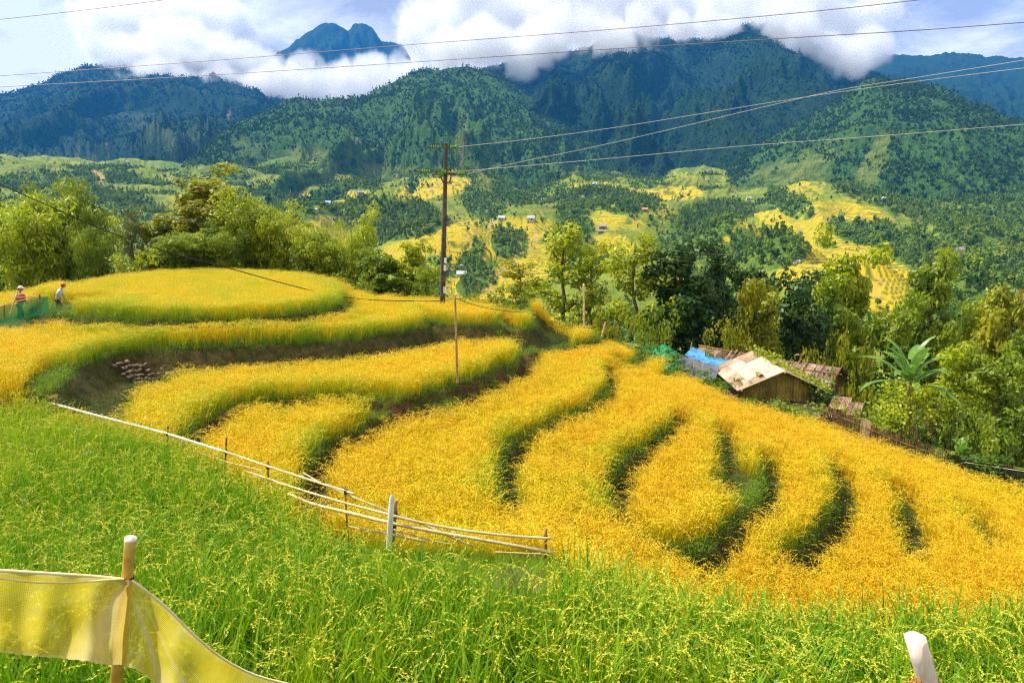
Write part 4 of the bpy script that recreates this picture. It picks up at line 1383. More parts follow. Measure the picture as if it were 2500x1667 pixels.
KEEP = [(13.6, 37.0, 3.4, 4.2), (18.5, 39.5, 3.4, 3.2), (13.2, 43, 3.5, 3), (10.2, 40, 2.4, 3), (18.5, 34.5, 2.5, 2.0), (-24, 36, 8, 6)]
M_under = mat('undergrowth_leaves', _ml((0.26, 0.34, 0.015), (0.14, 0.24, 0.012), (0.05, 0.13, 0.010), .35))
UNDER = []
for _q in KINDS_T['shrub']:
    _m = _q[1].copy()
    _m.materials.clear()
    _m.materials.append(M_under)
    UNDER.append(_m)
undergrowth()


# ---------------------------------------------------------------- banana plant
def banana(u, v, d, label, n=20, size=2.9, seed=5):
    r = np.random.default_rng(seed)
    p = at_d(u, v, d)
    g = gz(p.x, p.y)
    e = empty('banana_plant', (p.x, p.y, g), 0, label=label, cat='banana plant')
    h = p.z - g
    a = Acc()
    a.add(tube([(0, 0, -.2), (.03, 0, h * .5), (0, 0, h)], [.16, .13, .08], 8))
    link('trunk', a.mesh('trunk', True), M_bstem, e)
    for k in range(n):
        ang = k * 2.4 + r.uniform(-.3, .3)
        f = k / n
        L, el = size * r.uniform(.8, 1.1), 1.45 - 1.15 * f + r.uniform(-.1, .1)
        W_, S = .25 * r.uniform(.85, 1.1), 10
        V, Fc = [], []
        th, pt = el, np.array([0, 0, h - .25 * f])
        ca, sa = math.cos(ang), math.sin(ang)
        side = np.array([-sa, ca, 0])
        for s in range(S + 1):
            q = s / S
            w = 0.03 if q < .12 else W_ * math.sin(math.pi * min(1, (q - .10) / .9) ** .8) ** .6 + .01
            rag = 1 + r.uniform(-.12, .12)
            up = np.array([-math.sin(th) * ca, -math.sin(th) * sa, math.cos(th)])
            V += [pt - side * w * rag + up * w * .35, pt, pt + side * w * rag + up * w * .35]
            dd = np.array([math.cos(th) * ca, math.cos(th) * sa, math.sin(th)])
            pt = pt + dd * L / S
            th -= (1.05 + .5 * f) / S * (0.4 + 1.4 * q)
        for s in range(S):
            for c in range(2):
                if q > .3 and r.random() < .06:
                    continue
                i = s * 3 + c
                Fc.append((i, i + 1, i + 4, i + 3))
        m = Acc()
        m.add((V, Fc))
        link('leaf', m.mesh('leaf', True), M_bleaf, e)


M_bstem = mat('banana_stem', lambda t: t.out(t.ramp(t.noise(t.pos(), 4, 3), [(.3, (0.12, 0.14, 0.03)), (.7, (0.25, 0.22, 0.07))]), .6))
M_bleaf = mat('banana_leaf', lambda t: t.out(t.ramp(t.noise(t.pos(), 1.4, 4), [(.35, (0.10, 0.24, 0.03)), (.6, (0.22, 0.40, 0.05)), (.75, (0.42, 0.48, 0.16))]), .38, t.bump(t.n('ShaderNodeTexWave').outputs['Fac'], .1, .01), spec=.5, trans=.35))
banana(2220, 938, 36, 'banana plant with big torn leaves right of the tin roofed house')
banana(2345, 1105, 29.5, 'young banana plant with a few stiff leaves by the dark net', 5, .9, 9)
# ---------------------------------------------------------------- sheds, covers and houses
def box(a, c, sx, sy, sz, rot=None):
    m = np.eye(3) if rot is None else np.array(rot)
    V = [np.array(c) + m @ np.array([x * sx / 2, y * sy / 2, z * sz / 2]) for x in (-1, 1) for y in (-1, 1) for z in (-1, 1)]
    a.add((V, [(0, 1, 3, 2), (4, 6, 7, 5), (0, 4, 5, 1), (2, 3, 7, 6), (0, 2, 6, 4), (1, 5, 7, 3)]))


def bar(a, p, q, r0, r1=None, n=6, bend=0.0, segs=1):
    p, q = np.array(p, float), np.array(q, float)
    r1 = r0 if r1 is None else r1
    pts = [p + (q - p) * f + np.array([0, 0, -bend * 4 * f * (1 - f)]) for f in np.linspace(0, 1, segs + 1)]
    V, Fc = tube(pts, np.linspace(r0, r1, segs + 1), n)
    m = len(V)
    Fc += [tuple(range(n - 1, -1, -1)), tuple(range(m - n, m))]
    a.add((V, Fc))


def one(name, fn, ma, parent=None, smooth_shade=False, **kw):
    a = Acc()
    fn(a)
    return link(name, a.mesh(name, smooth_shade), ma, parent, **kw)


def corrugated(o, ex, ey, n=8, amp=.022, rows=2, ztop=None):
    """A corrugated sheet: corner o, width vector ex, length vector ey; grooves run along ey."""
    o, ex, ey = (np.array(q, float) for q in (o, ex, ey))
    nn = np.cross(ex, ey)
    nn /= np.linalg.norm(nn)
    V, Fc = [], []
    c = n * 2 + 1
    for j in range(rows):
        for i in range(c):
            f = i / (c - 1)
            e = ey if ztop is None else ey * ztop(f)
            V.append(o + ex * f + e * (j / (rows - 1)) + nn * amp * (1 if i % 2 else -1))
    for j in range(rows - 1):
        for i in range(c - 1):
            Fc.append((j * c + i, j * c + i + 1, (j + 1) * c + i + 1, (j + 1) * c + i))
    return V, Fc


def sheet_mat(name, a, b, c, lo=.35, hi=.65, scale=1.6, rough=.75):
    def f(t):
        p = t.pos()
        n = t.math('ADD', t.math('MULTIPLY', t.noise(p, scale, 5, .7), .65), t.math('MULTIPLY', t.noise(p, 9, 4, .7), .35))
        n = t.math('ADD', n, t.math('MULTIPLY', t.math('SUBTRACT', t.rnd(), .5), .12))
        t.out(t.ramp(n, [(lo, a), ((lo + hi) / 2, b), (hi, c)]), rough, t.bump(n, .3, .01), spec=.25)
    return mat(name, f)


M_pale = sheet_mat('bleached_sheet', (0.40, 0.28, 0.17), (0.62, 0.50, 0.36), (0.78, 0.68, 0.54), .34, .66)
M_rust = sheet_mat('weathered_sheet', (0.15, 0.09, 0.055), (0.36, 0.24, 0.15), (0.56, 0.42, 0.28), .34, .62)
M_brownroof = sheet_mat('dark_roof_sheet', (0.08, 0.05, 0.035), (0.20, 0.125, 0.09), (0.38, 0.27, 0.20), .34, .64)
M_wall = sheet_mat('mossy_wall_sheet', (0.075, 0.055, 0.018), (0.23, 0.17, 0.035), (0.38, 0.29, 0.055), .34, .62)
M_timber = sheet_mat('old_timber', (0.05, 0.03, 0.018), (0.16, 0.10, 0.055), (0.34, 0.24, 0.13), .32, .66, 3.0, .85)
M_bamboo = sheet_mat('dry_bamboo', (0.36, 0.23, 0.10), (0.60, 0.44, 0.22), (0.78, 0.64, 0.40), .32, .66, 5.0, .55)
M_pole_w = sheet_mat('sun_bleached_bamboo', (0.62, 0.52, 0.40), (0.80, 0.74, 0.64), (0.86, 0.82, 0.76), .25, .55, 6.0, .5)
M_stake = sheet_mat('brown_stake', (0.10, 0.05, 0.025), (0.25, 0.13, 0.06), (0.42, 0.25, 0.12), .32, .66, 6.0, .8)


def main_shed():
    cx, cy = 13.55, 34.2
    g = gz(cx, cy + 2) - .1
    e = empty('shed', (cx, cy, g), R(-3), label='weathered shed with bleached corrugated roof and mossy gable beyond the rice', cat='shed')
    zr, ze, hw, ln = -7.15 - g, -8.12 - g, 2.05, 5.2
    r = random.Random(4)
    over = .35
    # left slope: sheets in three courses, the lower course lapping under the upper
    for side in (-1, 1):
        rows, cols = (3, 6) if side < 0 else (2, 5)
        for i in range(cols):
            for j in range(rows):
                y0, y1 = -over + (ln + over) * i / cols, -over + (ln + over) * (i + 1) / cols + .06
                f0, f1 = j / rows, (j + 1) / rows + .06
                lift = .012 * (rows - j) + .006 * (i % 2) + r.uniform(0, .012)
                p0 = np.array([side * hw * f0 * 1.04, y0, zr + (ze - zr) * f0 + lift])
                d = np.array([side * hw * (f1 - f0) * 1.04, 0, (ze - zr) * (f1 - f0)])
                w = np.array([0, y1 - y0, 0])
                pale = side < 0 and ((j == 0 and i in (0, 1, 2, 3)) or (j == 1 and i in (1, 2, 3, 4)) or (j == 2 and i in (3,)))
                mm = Acc()
                mm.add(corrugated(p0, w, d, 6, .018) if side < 0 else corrugated(p0 + w, -w, d, 6, .018))
                link('roof_sheet', mm.mesh('roof_sheet', False), M_pale if pale else M_rust, e)
    # gable wall of upright sheets
    n = 9
    for i in range(n):
        x0, x1 = -hw * .93 + 2 * hw * .93 * i / n, -hw * .93 + 2 * hw * .93 * (i + 1) / n
        zb = zr - 1.62 + r.uniform(-.05, .05)
        def top(f, x0=x0, x1=x1, zb=zb):
            return (zr - .06 - (zr - ze) * abs(x0 + (x1 - x0) * f) / hw) - zb
        mm = Acc()
        mm.add(corrugated((x0, .04 * (i % 2), zb), (x1 - x0, 0, 0), (0, 0, 1), 3, .022, 2, top))
        link('wall_sheet', mm.mesh('wall_sheet', False), M_wall, e)
    def frame(a):
        for x in (-hw * .9, 0, hw * .9):
            box(a, (x, .25, (ze - .2) / 2), .14, .14, ze - .2)
        box(a, (0, ln / 2 + .2, (zr - 1.9) / 2), 2 * hw * .88, ln - .5, zr - 1.9)
    one('frame', frame, M_timber, e)
    def purlins(a):
        bar(a, (0, -over - .1, zr - .05), (0, ln, zr - .05), .05)
        for s in (-1, 1):
            bar(a, (s * hw, -over - .1, ze - .02), (s * hw, ln, ze - .02), .04)
            bar(a, (s * .0, -over - .03, zr + .02), (s * hw * 1.08, -over - .03, ze - .02), .035)
    one('purlins', purlins, M_bamboo, e)
    for (x, y, z, ln2) in ((-.95, .15, (zr + ze) / 2 + .12, .75), (.02, 3.9, zr + .06, .9), (.05, 1.0, zr + .06, .8)):
        def cap(a, x=x, y=y, z=z, ln2=ln2):
            V, Fc = [], []
            for s in range(2):
                for k in range(7):
                    t = math.pi * k / 6
                    V.append((x + .13 * math.cos(t), y + ln2 * s, z + .09 * math.sin(t)))
            Fc = [(k, k + 1, k + 8, k + 7) for k in range(6)]
            a.add((V, Fc))
        one('ridge_tile', cap, M_wall, e, True)
    # lean-to roof in front of the gable
    zl = zr - 1.68
    for i in range(8):
        x0 = -1.45 + .42 * i
        mm = Acc()
        mm.add(corrugated((x0, -.05, zl + r.uniform(-.03, .03)), (.44, 0, 0), (r.uniform(-.05, .05), -1.15, -.42 + r.uniform(-.05, .05)), 3, .02))
        link('lean_to_sheet', mm.mesh('lean_to_sheet', False), M_rust if i in (2, 5) else M_brownroof, e)
    mm = Acc()
    mm.add(corrugated((1.55, .05, zl - .02), (.55, .12, 0), (.55, -1.25, -.42), 3, .02))
    link('lean_to_sheet', mm.mesh('lean_to_sheet', False), M_pale, e, label='pinkish loose sheet at the right end of the lean-to')
    for k in range(7):
        one('stick', lambda a, k=k: bar(a, (-1.3 + .35 * k, -.3 - .06 * k, zl - .05), (.0 + .4 * k, -.75 + .03 * k, zl - .18 + .03 * (k % 3)), .014, .008, 5), M_bamboo, e)


main_shed()


def tin_house():
    A, B = np.array([15.5, 40.9, -7.85]), np.array([18.35, 38.0, -7.85])
    c = (A + B) / 2
    g = gz(c[0], c[1]) - .1
    e = empty('tin_roofed_house', (c[0], c[1], g), 0, label='dark brown tin roofed house with poles laid over its roof and a black gable', cat='house')
    A, B = A - np.array([c[0], c[1], g]), B - np.array([c[0], c[1], g])
    u = (B - A) / np.linalg.norm(B - A)
    L = np.linalg.norm(B - A)
    f = np.array([-.72, -.695, 0])
    r = random.Random(8)
    for side in (1, -1):
        for i in range(6):
            for j in range(2):
                o = A + u * (L * i / 6) + f * side * (1.05 * j) + np.array([0, 0, -.62 * j + .02 * (1 - j) + r.uniform(0, .015)])
                w, d = u * (L / 6 + .03), f * side * 1.1 + np.array([0, 0, -.66])
                mm = Acc()
                mm.add(corrugated(o, w, d, 4, .022) if side > 0 else corrugated(o + w, -w, d, 4, .022))
                link('roof_sheet', mm.mesh('roof_sheet', False), M_brownroof if (i + j) % 3 else M_rust, e)
    for i in range(4):
        q = A + u * (L * (.30 + .235 * i))
        one('roof_pole', lambda a, q=q: bar(a, q - f * .05 + np.array([0, 0, .16]), q + f * 2.3 + np.array([0, 0, -1.25]), .04, .03), M_stake, e)
    for j in (0.55, 1.25, 1.95):
        one('roof_pole', lambda a, j=j: bar(a, A + u * L * .2 + f * j + np.array([0, 0, -.62 * j + .10]), B + u * .25 + f * j + np.array([0, 0, -.62 * j + .10]), .028), M_stake, e)
    def body(a):
        b = A + u * .3 - f * 1.75
        w, dp = u * (L - .75), f * 3.5
        top = -1.20
        V = []
        for z in (-g - 14.0, 0):
            pass
        zb = -.3
        cs = [b, b + w, b + w + dp, b + dp]
        V = [np.array([q[0], q[1], zb]) for q in cs] + [np.array([q[0], q[1], A[2] + top]) for q in cs]
        a.add((V, [(0, 1, 5, 4), (1, 2, 6, 5), (2, 3, 7, 6), (3, 0, 4, 7)]))
        r1, r2 = A + u * .3 + np.array([0, 0, -.12]), B - u * .45 + np.array([0, 0, -.12])
        a.add(([V[5], V[6], r2], [(0, 1, 2)]))
        a.add(([V[4], V[7], r1], [(0, 1, 2)]))
    one('wall', body, M_timber, e)
    one('chimney_pipe', lambda a: a.add(tube([A + u * 1.75 + f * .1 + np.array([0, 0, .0]), A + u * 1.78 + np.array([0, 0, .32]), A + u * 1.6 + np.array([0, 0, .46]), A + u * 1.42 + np.array([0, 0, .38])], [.06, .06, .055, .05], 7)), M_stake, e, True)


tin_house()


def back_house():
    A, B = np.array([11.9, 43.4, -7.55]), np.array([13.9, 40.9, -7.62])
    c = (A + B) / 2
    g = gz(c[0], c[1]) - .1
    e = empty('roofed_pen', (c[0], c[1], g), 0, label='brown ribbed roof standing behind the blue sheet', cat='shed')
    off = np.array([c[0], c[1], g])
    A, B = A - off, B - off
    L = np.linalg.norm(B - A)
    u = (B - A) / L
    f = np.array([-.78, -.62, 0])
    for i in range(6):
        mm = Acc()
        mm.add(corrugated(A + u * (L * i / 6) + np.array([0, 0, .01 * (i % 2)]), u * (L / 6 + .02), f * 1.35 + np.array([0, 0, -.78]), 4, .028))
        link('roof_sheet', mm.mesh('roof_sheet', False), M_brownroof if i % 2 else M_rust, e)
    one('ridge_pole', lambda a: bar(a, A - u * .1 + np.array([0, 0, .05]), B + u * .2 + np.array([0, 0, .05]), .05), M_stake, e)
    for i in (0, 1):
        one('post', lambda a, i=i: bar(a, (A, B)[i] * np.array([1, 1, 0]), (A, B)[i], .06), M_timber, e)
    for k in range(3):
        q = B - u * (.15 + .3 * k)
        one('roof_pole', lambda a, q=q: bar(a, q + f * 1.3 + np.array([0, 0, -.70]), q + f * .1 + np.array([0, 0, .22]), .03), M_bamboo, e)


back_house()


def cover(name, top, bot, ma, label, cat, nx=28, ny=8, wrinkle=.05, seed=0, sag=.1, parent=None):
    """A sheet of cloth between two edges given as (u, v, d) photo points."""
    def line(pts, f):
        P = np.array([at_d(*p) for p in pts])
        s = np.linspace(0, 1, len(P))
        return np.stack([np.interp(f, s, P[:, k]) for k in range(3)], -1)
    f = np.linspace(0, 1, nx)
    T, Bm = line(top, f), line(bot, f)
    g = np.linspace(0, 1, ny)[:, None, None]
    P = T[None] * (1 - g) + Bm[None] * g
    S, G = np.meshgrid(f, g[:, 0, 0])
    P[..., 2] += -sag * 4 * G * (1 - G) + wrinkle * fbm(S * 7 + seed, G * 2, 3, seed + 3)
    P[..., 1] += wrinkle * fbm(S * 9 + seed, G * 1.5, 3, seed + 8)
    me = np_mesh(name, P.reshape(-1, 3), grid_faces(ny, nx), True)
    return link(name, me, ma, parent, label=label, cat=cat)


def net_mat(name, col, alpha, rough=.6, trans=.3):
    def f(t):
        n = t.noise(t.pos(), 3.0, 3, .6)
        t.out(t.mix(n, col, tuple(min(1, q * 1.4) for q in col)), rough, spec=.3, trans=trans, alpha=alpha)
    return mat(name, f)


M_blue = mat('blue_sheet', lambda t: t.out(t.ramp(t.noise(t.pos(), 2.0, 4, .6), [(.35, (0.06, 0.28, 0.62)), (.65, (0.14, 0.46, 0.82))]), .4, t.bump(t.noise(t.pos(), 5, 3), .4, .03), spec=.5, trans=.15))
M_green = net_mat('green_net', (0.010, 0.30, 0.10), 1.0)
M_grey = net_mat('grey_net', (0.16, 0.17, 0.20), .82)
M_black = net_mat('black_net', (0.022, 0.020, 0.018), .85)
cover('blue_sheet', [(1690, 846, 42.5), (1735, 868, 41.4), (1787, 881, 40.2)], [(1670, 867, 41.2), (1720, 886, 40.0), (1768, 894, 39.2)], M_blue, 'bright blue plastic sheet spread beside the main shed', 'tarpaulin', 30, 8, .07, 2, .04)
cover('grey_net', [(1652, 864, 40.4), (1700, 880, 39.4), (1757, 894, 38.6)], [(1640, 900, 39.0), (1690, 920, 38.0), (1745, 930, 37.2)], M_grey, 'grey shade net on sticks below the blue sheet', 'net', 24, 6, .03, 4, .03)
cover('green_net', [(1533, 836, 42), (1575, 843, 41), (1625, 842, 40.2), (1658, 863, 39.6)], [(1540, 880, 40), (1580, 890, 39), (1615, 905, 38.4), (1648, 912, 38.0)], M_green, 'bright green shade net over the nursery at the field edge', 'net', 28, 8, .06, 6, .10)
for (_u, _v0, _v1, _d) in ((1662, 862, 915, 40.0), (1700, 876, 925, 39.2), (1722, 884, 935, 38.7)):
    pass
_sup = empty('stick_frame', at_d(1700, 930, 38.6), 0, label='thin bamboo sticks holding up the grey net', cat='frame')
for (_u, _v0, _v1, _d) in ((1654, 864, 915, 39.6), (1694, 877, 925, 38.6), (1715, 884, 935, 38.2), (1686, 838, 880, 42.0)):
    _a, _b = at_d(_u + 3, _v0 - 3, _d) - _sup.location, at_d(_u - 6, _v1, _d - .2) - _sup.location
    one('stick', lambda a: bar(a, _a, _b, .022, .022, 5), M_bamboo, _sup)


def low_shed(u, v, d, w, label):
    p = at_d(u, v, d)
    g = gz(p.x, p.y)
    e = empty('low_shed', (p.x, p.y, g), R(-20), label=label, cat='shed')
    h = p.z - g
    for i in range(3):
        mm = Acc()
        mm.add(corrugated((-w / 2 + w * i / 3, .35, h), (w / 3 + .02, 0, 0), (-.25, -.85, -.45), 4, .02))
        link('roof_sheet', mm.mesh('roof_sheet', False), M_rust, e)
    one('wall', lambda a: box(a, (0, .1, (h - .45) / 2), w * .9, .7, h - .45), M_timber, e)


low_shed(2058, 972, 33.2, .85, 'low shed with a ribbed roof peeping out of the bushes right of the main shed')
low_shed(2094, 986, 32.4, .6, 'smaller ribbed roof next to the low shed in the bushes')


def creeper(name, pts, rad, n, label, leaf='mid', seed=0):
    r = np.random.default_rng(seed)
    P0 = np.array([at_d(*p) for p in pts])
    k = r.uniform(0, len(P0) - 1, n)
    i = k.astype(int)
    P = P0[i] * (1 - (k - i))[:, None] + P0[np.minimum(i + 1, len(P0) - 1)] * (k - i)[:, None]
    P = P + r.normal(0, 1, (n, 3)) * np.array(rad)
    Nn = r.normal(0, .6, (n, 3)) + np.array([-.2, -.4, .7])
    Nn /= np.linalg.norm(Nn, axis=1)[:, None]
    V = leaf_quads(P, Nn, .085, .06, r)
    e = empty(name, tuple(P0[0]), 0, label=label, cat='creeper')
    o = link('leaves', np_mesh('leaves', V - P0[0], np.arange(4 * n).reshape(n, 4), False), LEAF[leaf], e)
    st = Acc()
    st.add(tube(P0 - P0[0], [.02] * len(P0), 5))
    link('stem', st.mesh('stem', True), M_bark, e)


creeper('creeper', [(1845, 855, 38.5), (1870, 868, 37.6), (1900, 885, 36), (1940, 912, 34.6), (1985, 935, 34.2), (2012, 955, 34)], (.22, .3, .15), 900, 'leafy creeper along the ridge of the main shed', 'lime', 1)
creeper('creeper', [(1990, 940, 34.1), (2010, 975, 33.9), (2030, 1010, 33.7), (2050, 1035, 33.4)], (.35, .3, .35), 1300, 'dark creeper hanging at the right corner of the main shed', 'dark', 2)
creeper('creeper', [(2190, 940, 34), (2175, 985, 33), (2165, 1020, 32), (2120, 1040, 31)], (.35, .3, .30), 1500, 'yellow green creeper climbing below the banana plant', 'lime', 3)


# far houses
def far_hit(u, v):
    dx, dy, dz = (float(q) for q in ray(u, v))
    t = np.linspace(120, 1700, 5000)
    h = valley_base(dx * t, dy * t)
    k = np.argmax(dz * t < h)
    return Vector((dx * t[k], dy * t[k], h[k]))


def house_meshes():
    w, d, h = 1.0, .62, .30
    a, b, c = Acc(), Acc(), Acc()
    box(a, (0, 0, h / 2 - .15), w * .92, d * .86, h + .3)
    a.add(([(-w * .46, -d * .43, h), (-w * .46, d * .43, h), (-w * .46, 0, h + .26), (w * .46, -d * .43, h), (w * .46, d * .43, h), (w * .46, 0, h + .26)], [(0, 1, 2), (3, 5, 4)]))
    for s in (-1, 1):
        b.add(([(-w / 2, s * d / 2, h - .03), (w / 2, s * d / 2, h - .03), (w / 2, 0, h + .29), (-w / 2, 0, h + .29), (-w / 2, s * d / 2, h - .055), (w / 2, s * d / 2, h - .055), (w / 2, 0, h + .265), (-w / 2, 0, h + .265)],
               [(0, 1, 2, 3), (7, 6, 5, 4), (0, 4, 5, 1), (1, 5, 6, 2), (3, 7, 4, 0)]))
    box(c, (.1, -d * .43 - .004, .10), .14, .012, .20)
    return a.mesh('wall'), b.mesh('roof'), c.mesh('door')


HM = house_meshes()
M_hw = [sheet_mat('house_wall_pale', (0.40, 0.34, 0.28), (0.5, 0.45, 0.38), (0.6, 0.56, 0.5)), sheet_mat('house_wall_wood', (0.12, 0.08, 0.05), (0.2, 0.14, 0.09), (0.3, 0.22, 0.15))]
M_hr = dict(white=sheet_mat('roof_white', (0.42, 0.42, 0.44), (0.52, 0.52, 0.54), (0.60, 0.60, 0.62)), grey=sheet_mat('roof_grey', (0.24, 0.23, 0.24), (0.32, 0.31, 0.33), (0.42, 0.41, 0.43)),
            pink=sheet_mat('roof_pink', (0.32, 0.25, 0.25), (0.40, 0.32, 0.32), (0.48, 0.40, 0.40)), orange=sheet_mat('roof_orange', (0.52, 0.22, 0.08), (0.62, 0.28, 0.10), (0.7, 0.36, 0.15)), blue=sheet_mat('roof_blue', (0.30, 0.45, 0.55), (0.42, 0.58, 0.68), (0.5, 0.66, 0.75)))
M_door = mat('dark_door', lambda t: t.out((0.05, 0.035, 0.025), .7))
HOUSES = [(1127, 674, 25, 'white', 0, 'white roofed house right of the power pole in the lowest yellow field'), (1128, 650, 11, 'grey', 1, 'tiny grey field hut just above the white roofed house by the pole'),
    (1094, 660, 13, 'pink', 1, 'low pale roof half hidden behind the power pole'), (1258, 650, 17, 'grey', 1, 'dark grey hut beside the orange track'), (1240, 672, 10, 'grey', 1, 'tiny hut below the dark grey hut at the track'),
    (1225, 535, 17, 'white', 0, 'white roof left of its twin in the middle of the golden hills'), (1296, 536, 19, 'white', 0, 'white roof right of its twin in the middle of the golden hills'),
    (1350, 602, 20, 'pink', 0, 'pinkish house behind the open flat topped tree'), (1472, 556, 18, 'grey', 1, 'grey hut in the flat olive fields right of centre'), (1466, 566, 12, 'grey', 1, 'smaller grey hut just below the grey hut in the olive fields'),
    (1452, 451, 12, 'white', 0, 'white house on top of the wooded knoll below the forest'), (1325, 488, 10, 'white', 0, 'small white house between two dark groves'), (1574, 514, 15, 'orange', 1, 'hut with orange roof beside a dark grove'),
    (1154, 502, 8, 'pink', 0, 'pink hut on the ridge right of the power pole'), (1739, 540, 18, 'pink', 0, 'lilac roof at the left end of the bright terraced knoll'), (1828, 486, 12, 'white', 0, 'white roof at the foot of the green spur'),
    (1796, 480, 7, 'white', 0, 'tiny white hut left of the white roof under the spur'), (1952, 566, 10, 'pink', 0, 'small pale hut between the two right hand golden fields'), (1945, 641, 15, 'white', 0, 'white hut on the left rim of the big right golden slope'),
    (2239, 701, 20, 'grey', 0, 'grey roofed house right of the big golden slope'), (2252, 693, 11, 'white', 0, 'small white annex beside the grey roofed house'), (2158, 485, 11, 'white', 0, 'white hut high on the right under the forest edge'),
    (2270, 517, 11, 'white', 0, 'white hut in the clearing on the right slope'), (2342, 614, 22, 'pink', 0, 'pinkish long house at the right among trees'), (2402, 640, 12, 'white', 0, 'white hut far right beside a small golden field'),
    (2414, 617, 10, 'pink', 0, 'pale hut above the small far right golden field'), (1000, 438, 11, 'grey', 1, 'grey hut under the ridge left of the power pole'), (800, 498, 16, 'blue', 0, 'pale blue roof beside the narrow golden field left of the pole'),
    (344, 528, 10, 'white', 0, 'white roof showing behind the silvery tree'), (772, 512, 9, 'white', 0, 'tiny white hut below the pale blue roof'), (312, 396, 8, 'grey', 0, 'small grey house at the foot of the blue mountain'), (878, 472, 14, 'pink', 0, 'pale huts at the end of the narrow golden strip')]
for (_u, _v, _w, _c, _wm, _lab) in HOUSES:
    _p = far_hit(_u, _v + 2)
    _s = _w * _p.y / F
    _e = empty('valley_house', _p, R(random.Random(_u).uniform(-25, 25)), label=_lab, cat='house', group='houses across the valley')
    _e.scale = (_s, _s, _s)
    for _n, _me, _ma in zip(('wall', 'roof', 'door'), HM, (M_hw[_wm], M_hr[_c], M_door)):
        if not _me.materials:
            _me.materials.append(_ma)
        _o = bpy.data.objects.new(_n, _me)
        COL.objects.link(_o)
        _o.parent = _e
        _o.material_slots[0].link = 'OBJECT'
        _o.material_slots[0].material = _ma
# ---------------------------------------------------------------- stones of the terrace wall
def stones():
    r = np.random.default_rng(3)
    l = LIPS[1]
    C = l['curve']
    u, v = project(C[:, 0], C[:, 1], np.full(len(C), -4.45))
    k = (u > 165) & (u < 470)
    P = C[k]
    c = P.mean(0)
    base = empty('stone_wall', (c[0], c[1], gz(c[0], c[1] - .6)), 0, label='dry stone wall under the grass at the left end of the tallest terrace step', cat='stone wall')
    meshes = []
    for s in range(6):
        bm = bmesh.new()
        bmesh.ops.create_icosphere(bm, subdivisions=1, radius=1)
        for w in bm.verts:
            w.co *= r.uniform(.75, 1.15)
            w.co.z *= .72
        me = bpy.data.meshes.new('stone')
        bm.to_mesh(me)
        bm.free()
        me.materials.append(M_stone)
        meshes.append(me)
    seg = np.concatenate([[0], np.cumsum(np.hypot(*np.diff(P, axis=0).T))])
    tang = np.gradient(P, axis=0)
    n = 0
    for row in range(5):
        s = r.uniform(0, .15)
        while s < seg[-1]:
            size = r.uniform(.075, .105)
            x, y = np.interp(s, seg, P[:, 0]), np.interp(s, seg, P[:, 1])
            tx, ty = np.interp(s, seg, tang[:, 0]), np.interp(s, seg, tang[:, 1])
            q = math.hypot(tx, ty)
            nx, ny = ty / q, -tx / q
            if ny > 0:
                nx, ny = -nx, -ny
            out = 1.12 - .15 * row + r.uniform(-.04, .05)
            top = .62 - .55 * (s / seg[-1] - .45) ** 2 * 3
            zz = LEV[2] - YH + .06 + row * .15 + r.uniform(-.03, .03)
            if row * .15 < top and r.random() < .9:
                o = bpy.data.objects.new('stone', meshes[r.integers(6)])
                COL.objects.link(o)
                o.parent = base
                o.location = Vector((x + nx * out, y + ny * out, zz)) - base.location
                o.scale = (size * 1.15, size, size)
                o.rotation_euler = tuple(r.uniform(-.6, .6, 2)) + (r.uniform(0, 6.28),)
                n += 1
            s += size * 1.9
    return n


M_stone = sheet_mat('field_stone', (0.07, 0.05, 0.03), (0.17, 0.12, 0.08), (0.34, 0.25, 0.18), .32, .66, 4.0, .9)
N_STONE = stones()

# ---------------------------------------------------------------- bamboo fences
FD_U, FD_D = [-200, 117, 410, 552, 653, 845, 956, 1333, 1400], [22, 19.6, 16.4, 14.9, 13.7, 12.2, 11.6, 11.4, 11.4]


def fd(u, near=0.0):
    return float(np.interp(u, FD_U, FD_D)) - near


def bamboo_pole(e, pts, r0, r1, ma, name='rail', near=0.0, nodes=True, seg_len=.42):
    P = [np.array(at_d(u, v, fd(u, near)) - e.location) for u, v in pts]
    P = list(catmull3(P, 4))
    L = sum(np.linalg.norm(b - a) for a, b in zip(P[:-1], P[1:]))
    n = max(6, int(L / .10))
    s = np.concatenate([[0], np.cumsum([np.linalg.norm(b - a) for a, b in zip(P[:-1], P[1:])])])
    f = np.linspace(0, s[-1], n)
    A = np.array(P)
    path = np.stack([np.interp(f, s, A[:, k]) for k in range(3)], -1)
    rad = np.linspace(r0, r1, n)
    if nodes:
        ph = random.uniform(0, seg_len)
        rad = rad * (1 + .16 * (np.abs(((f + ph) % seg_len) - seg_len / 2) < .05))
    a = Acc()
    V, Fc = tube(path, rad, 7)
    m = len(V)
    Fc += [tuple(range(6, -1, -1)), tuple(range(m - 7, m))]
    a.add((V, Fc))
    return link(name, a.mesh(name, True), ma, e)


def catmull3(P, n):
    P = np.asarray(P, float)
    if len(P) < 3:
        return P
    q = np.vstack([2 * P[0] - P[1], P, 2 * P[-1] - P[-2]])
    out = []
    for i in range(1, len(q) - 2):
        for t in np.linspace(0, 1, n, endpoint=False):
            a, b, c, d = q[i - 1], q[i], q[i + 1], q[i + 2]
            out.append(0.5 * (2 * b + (c - a) * t + (2 * a - 5 * b + 4 * c - d) * t * t + (3 * b - a - 3 * c + d) * t ** 3))
    out.append(q[-2])
    return np.array(out)


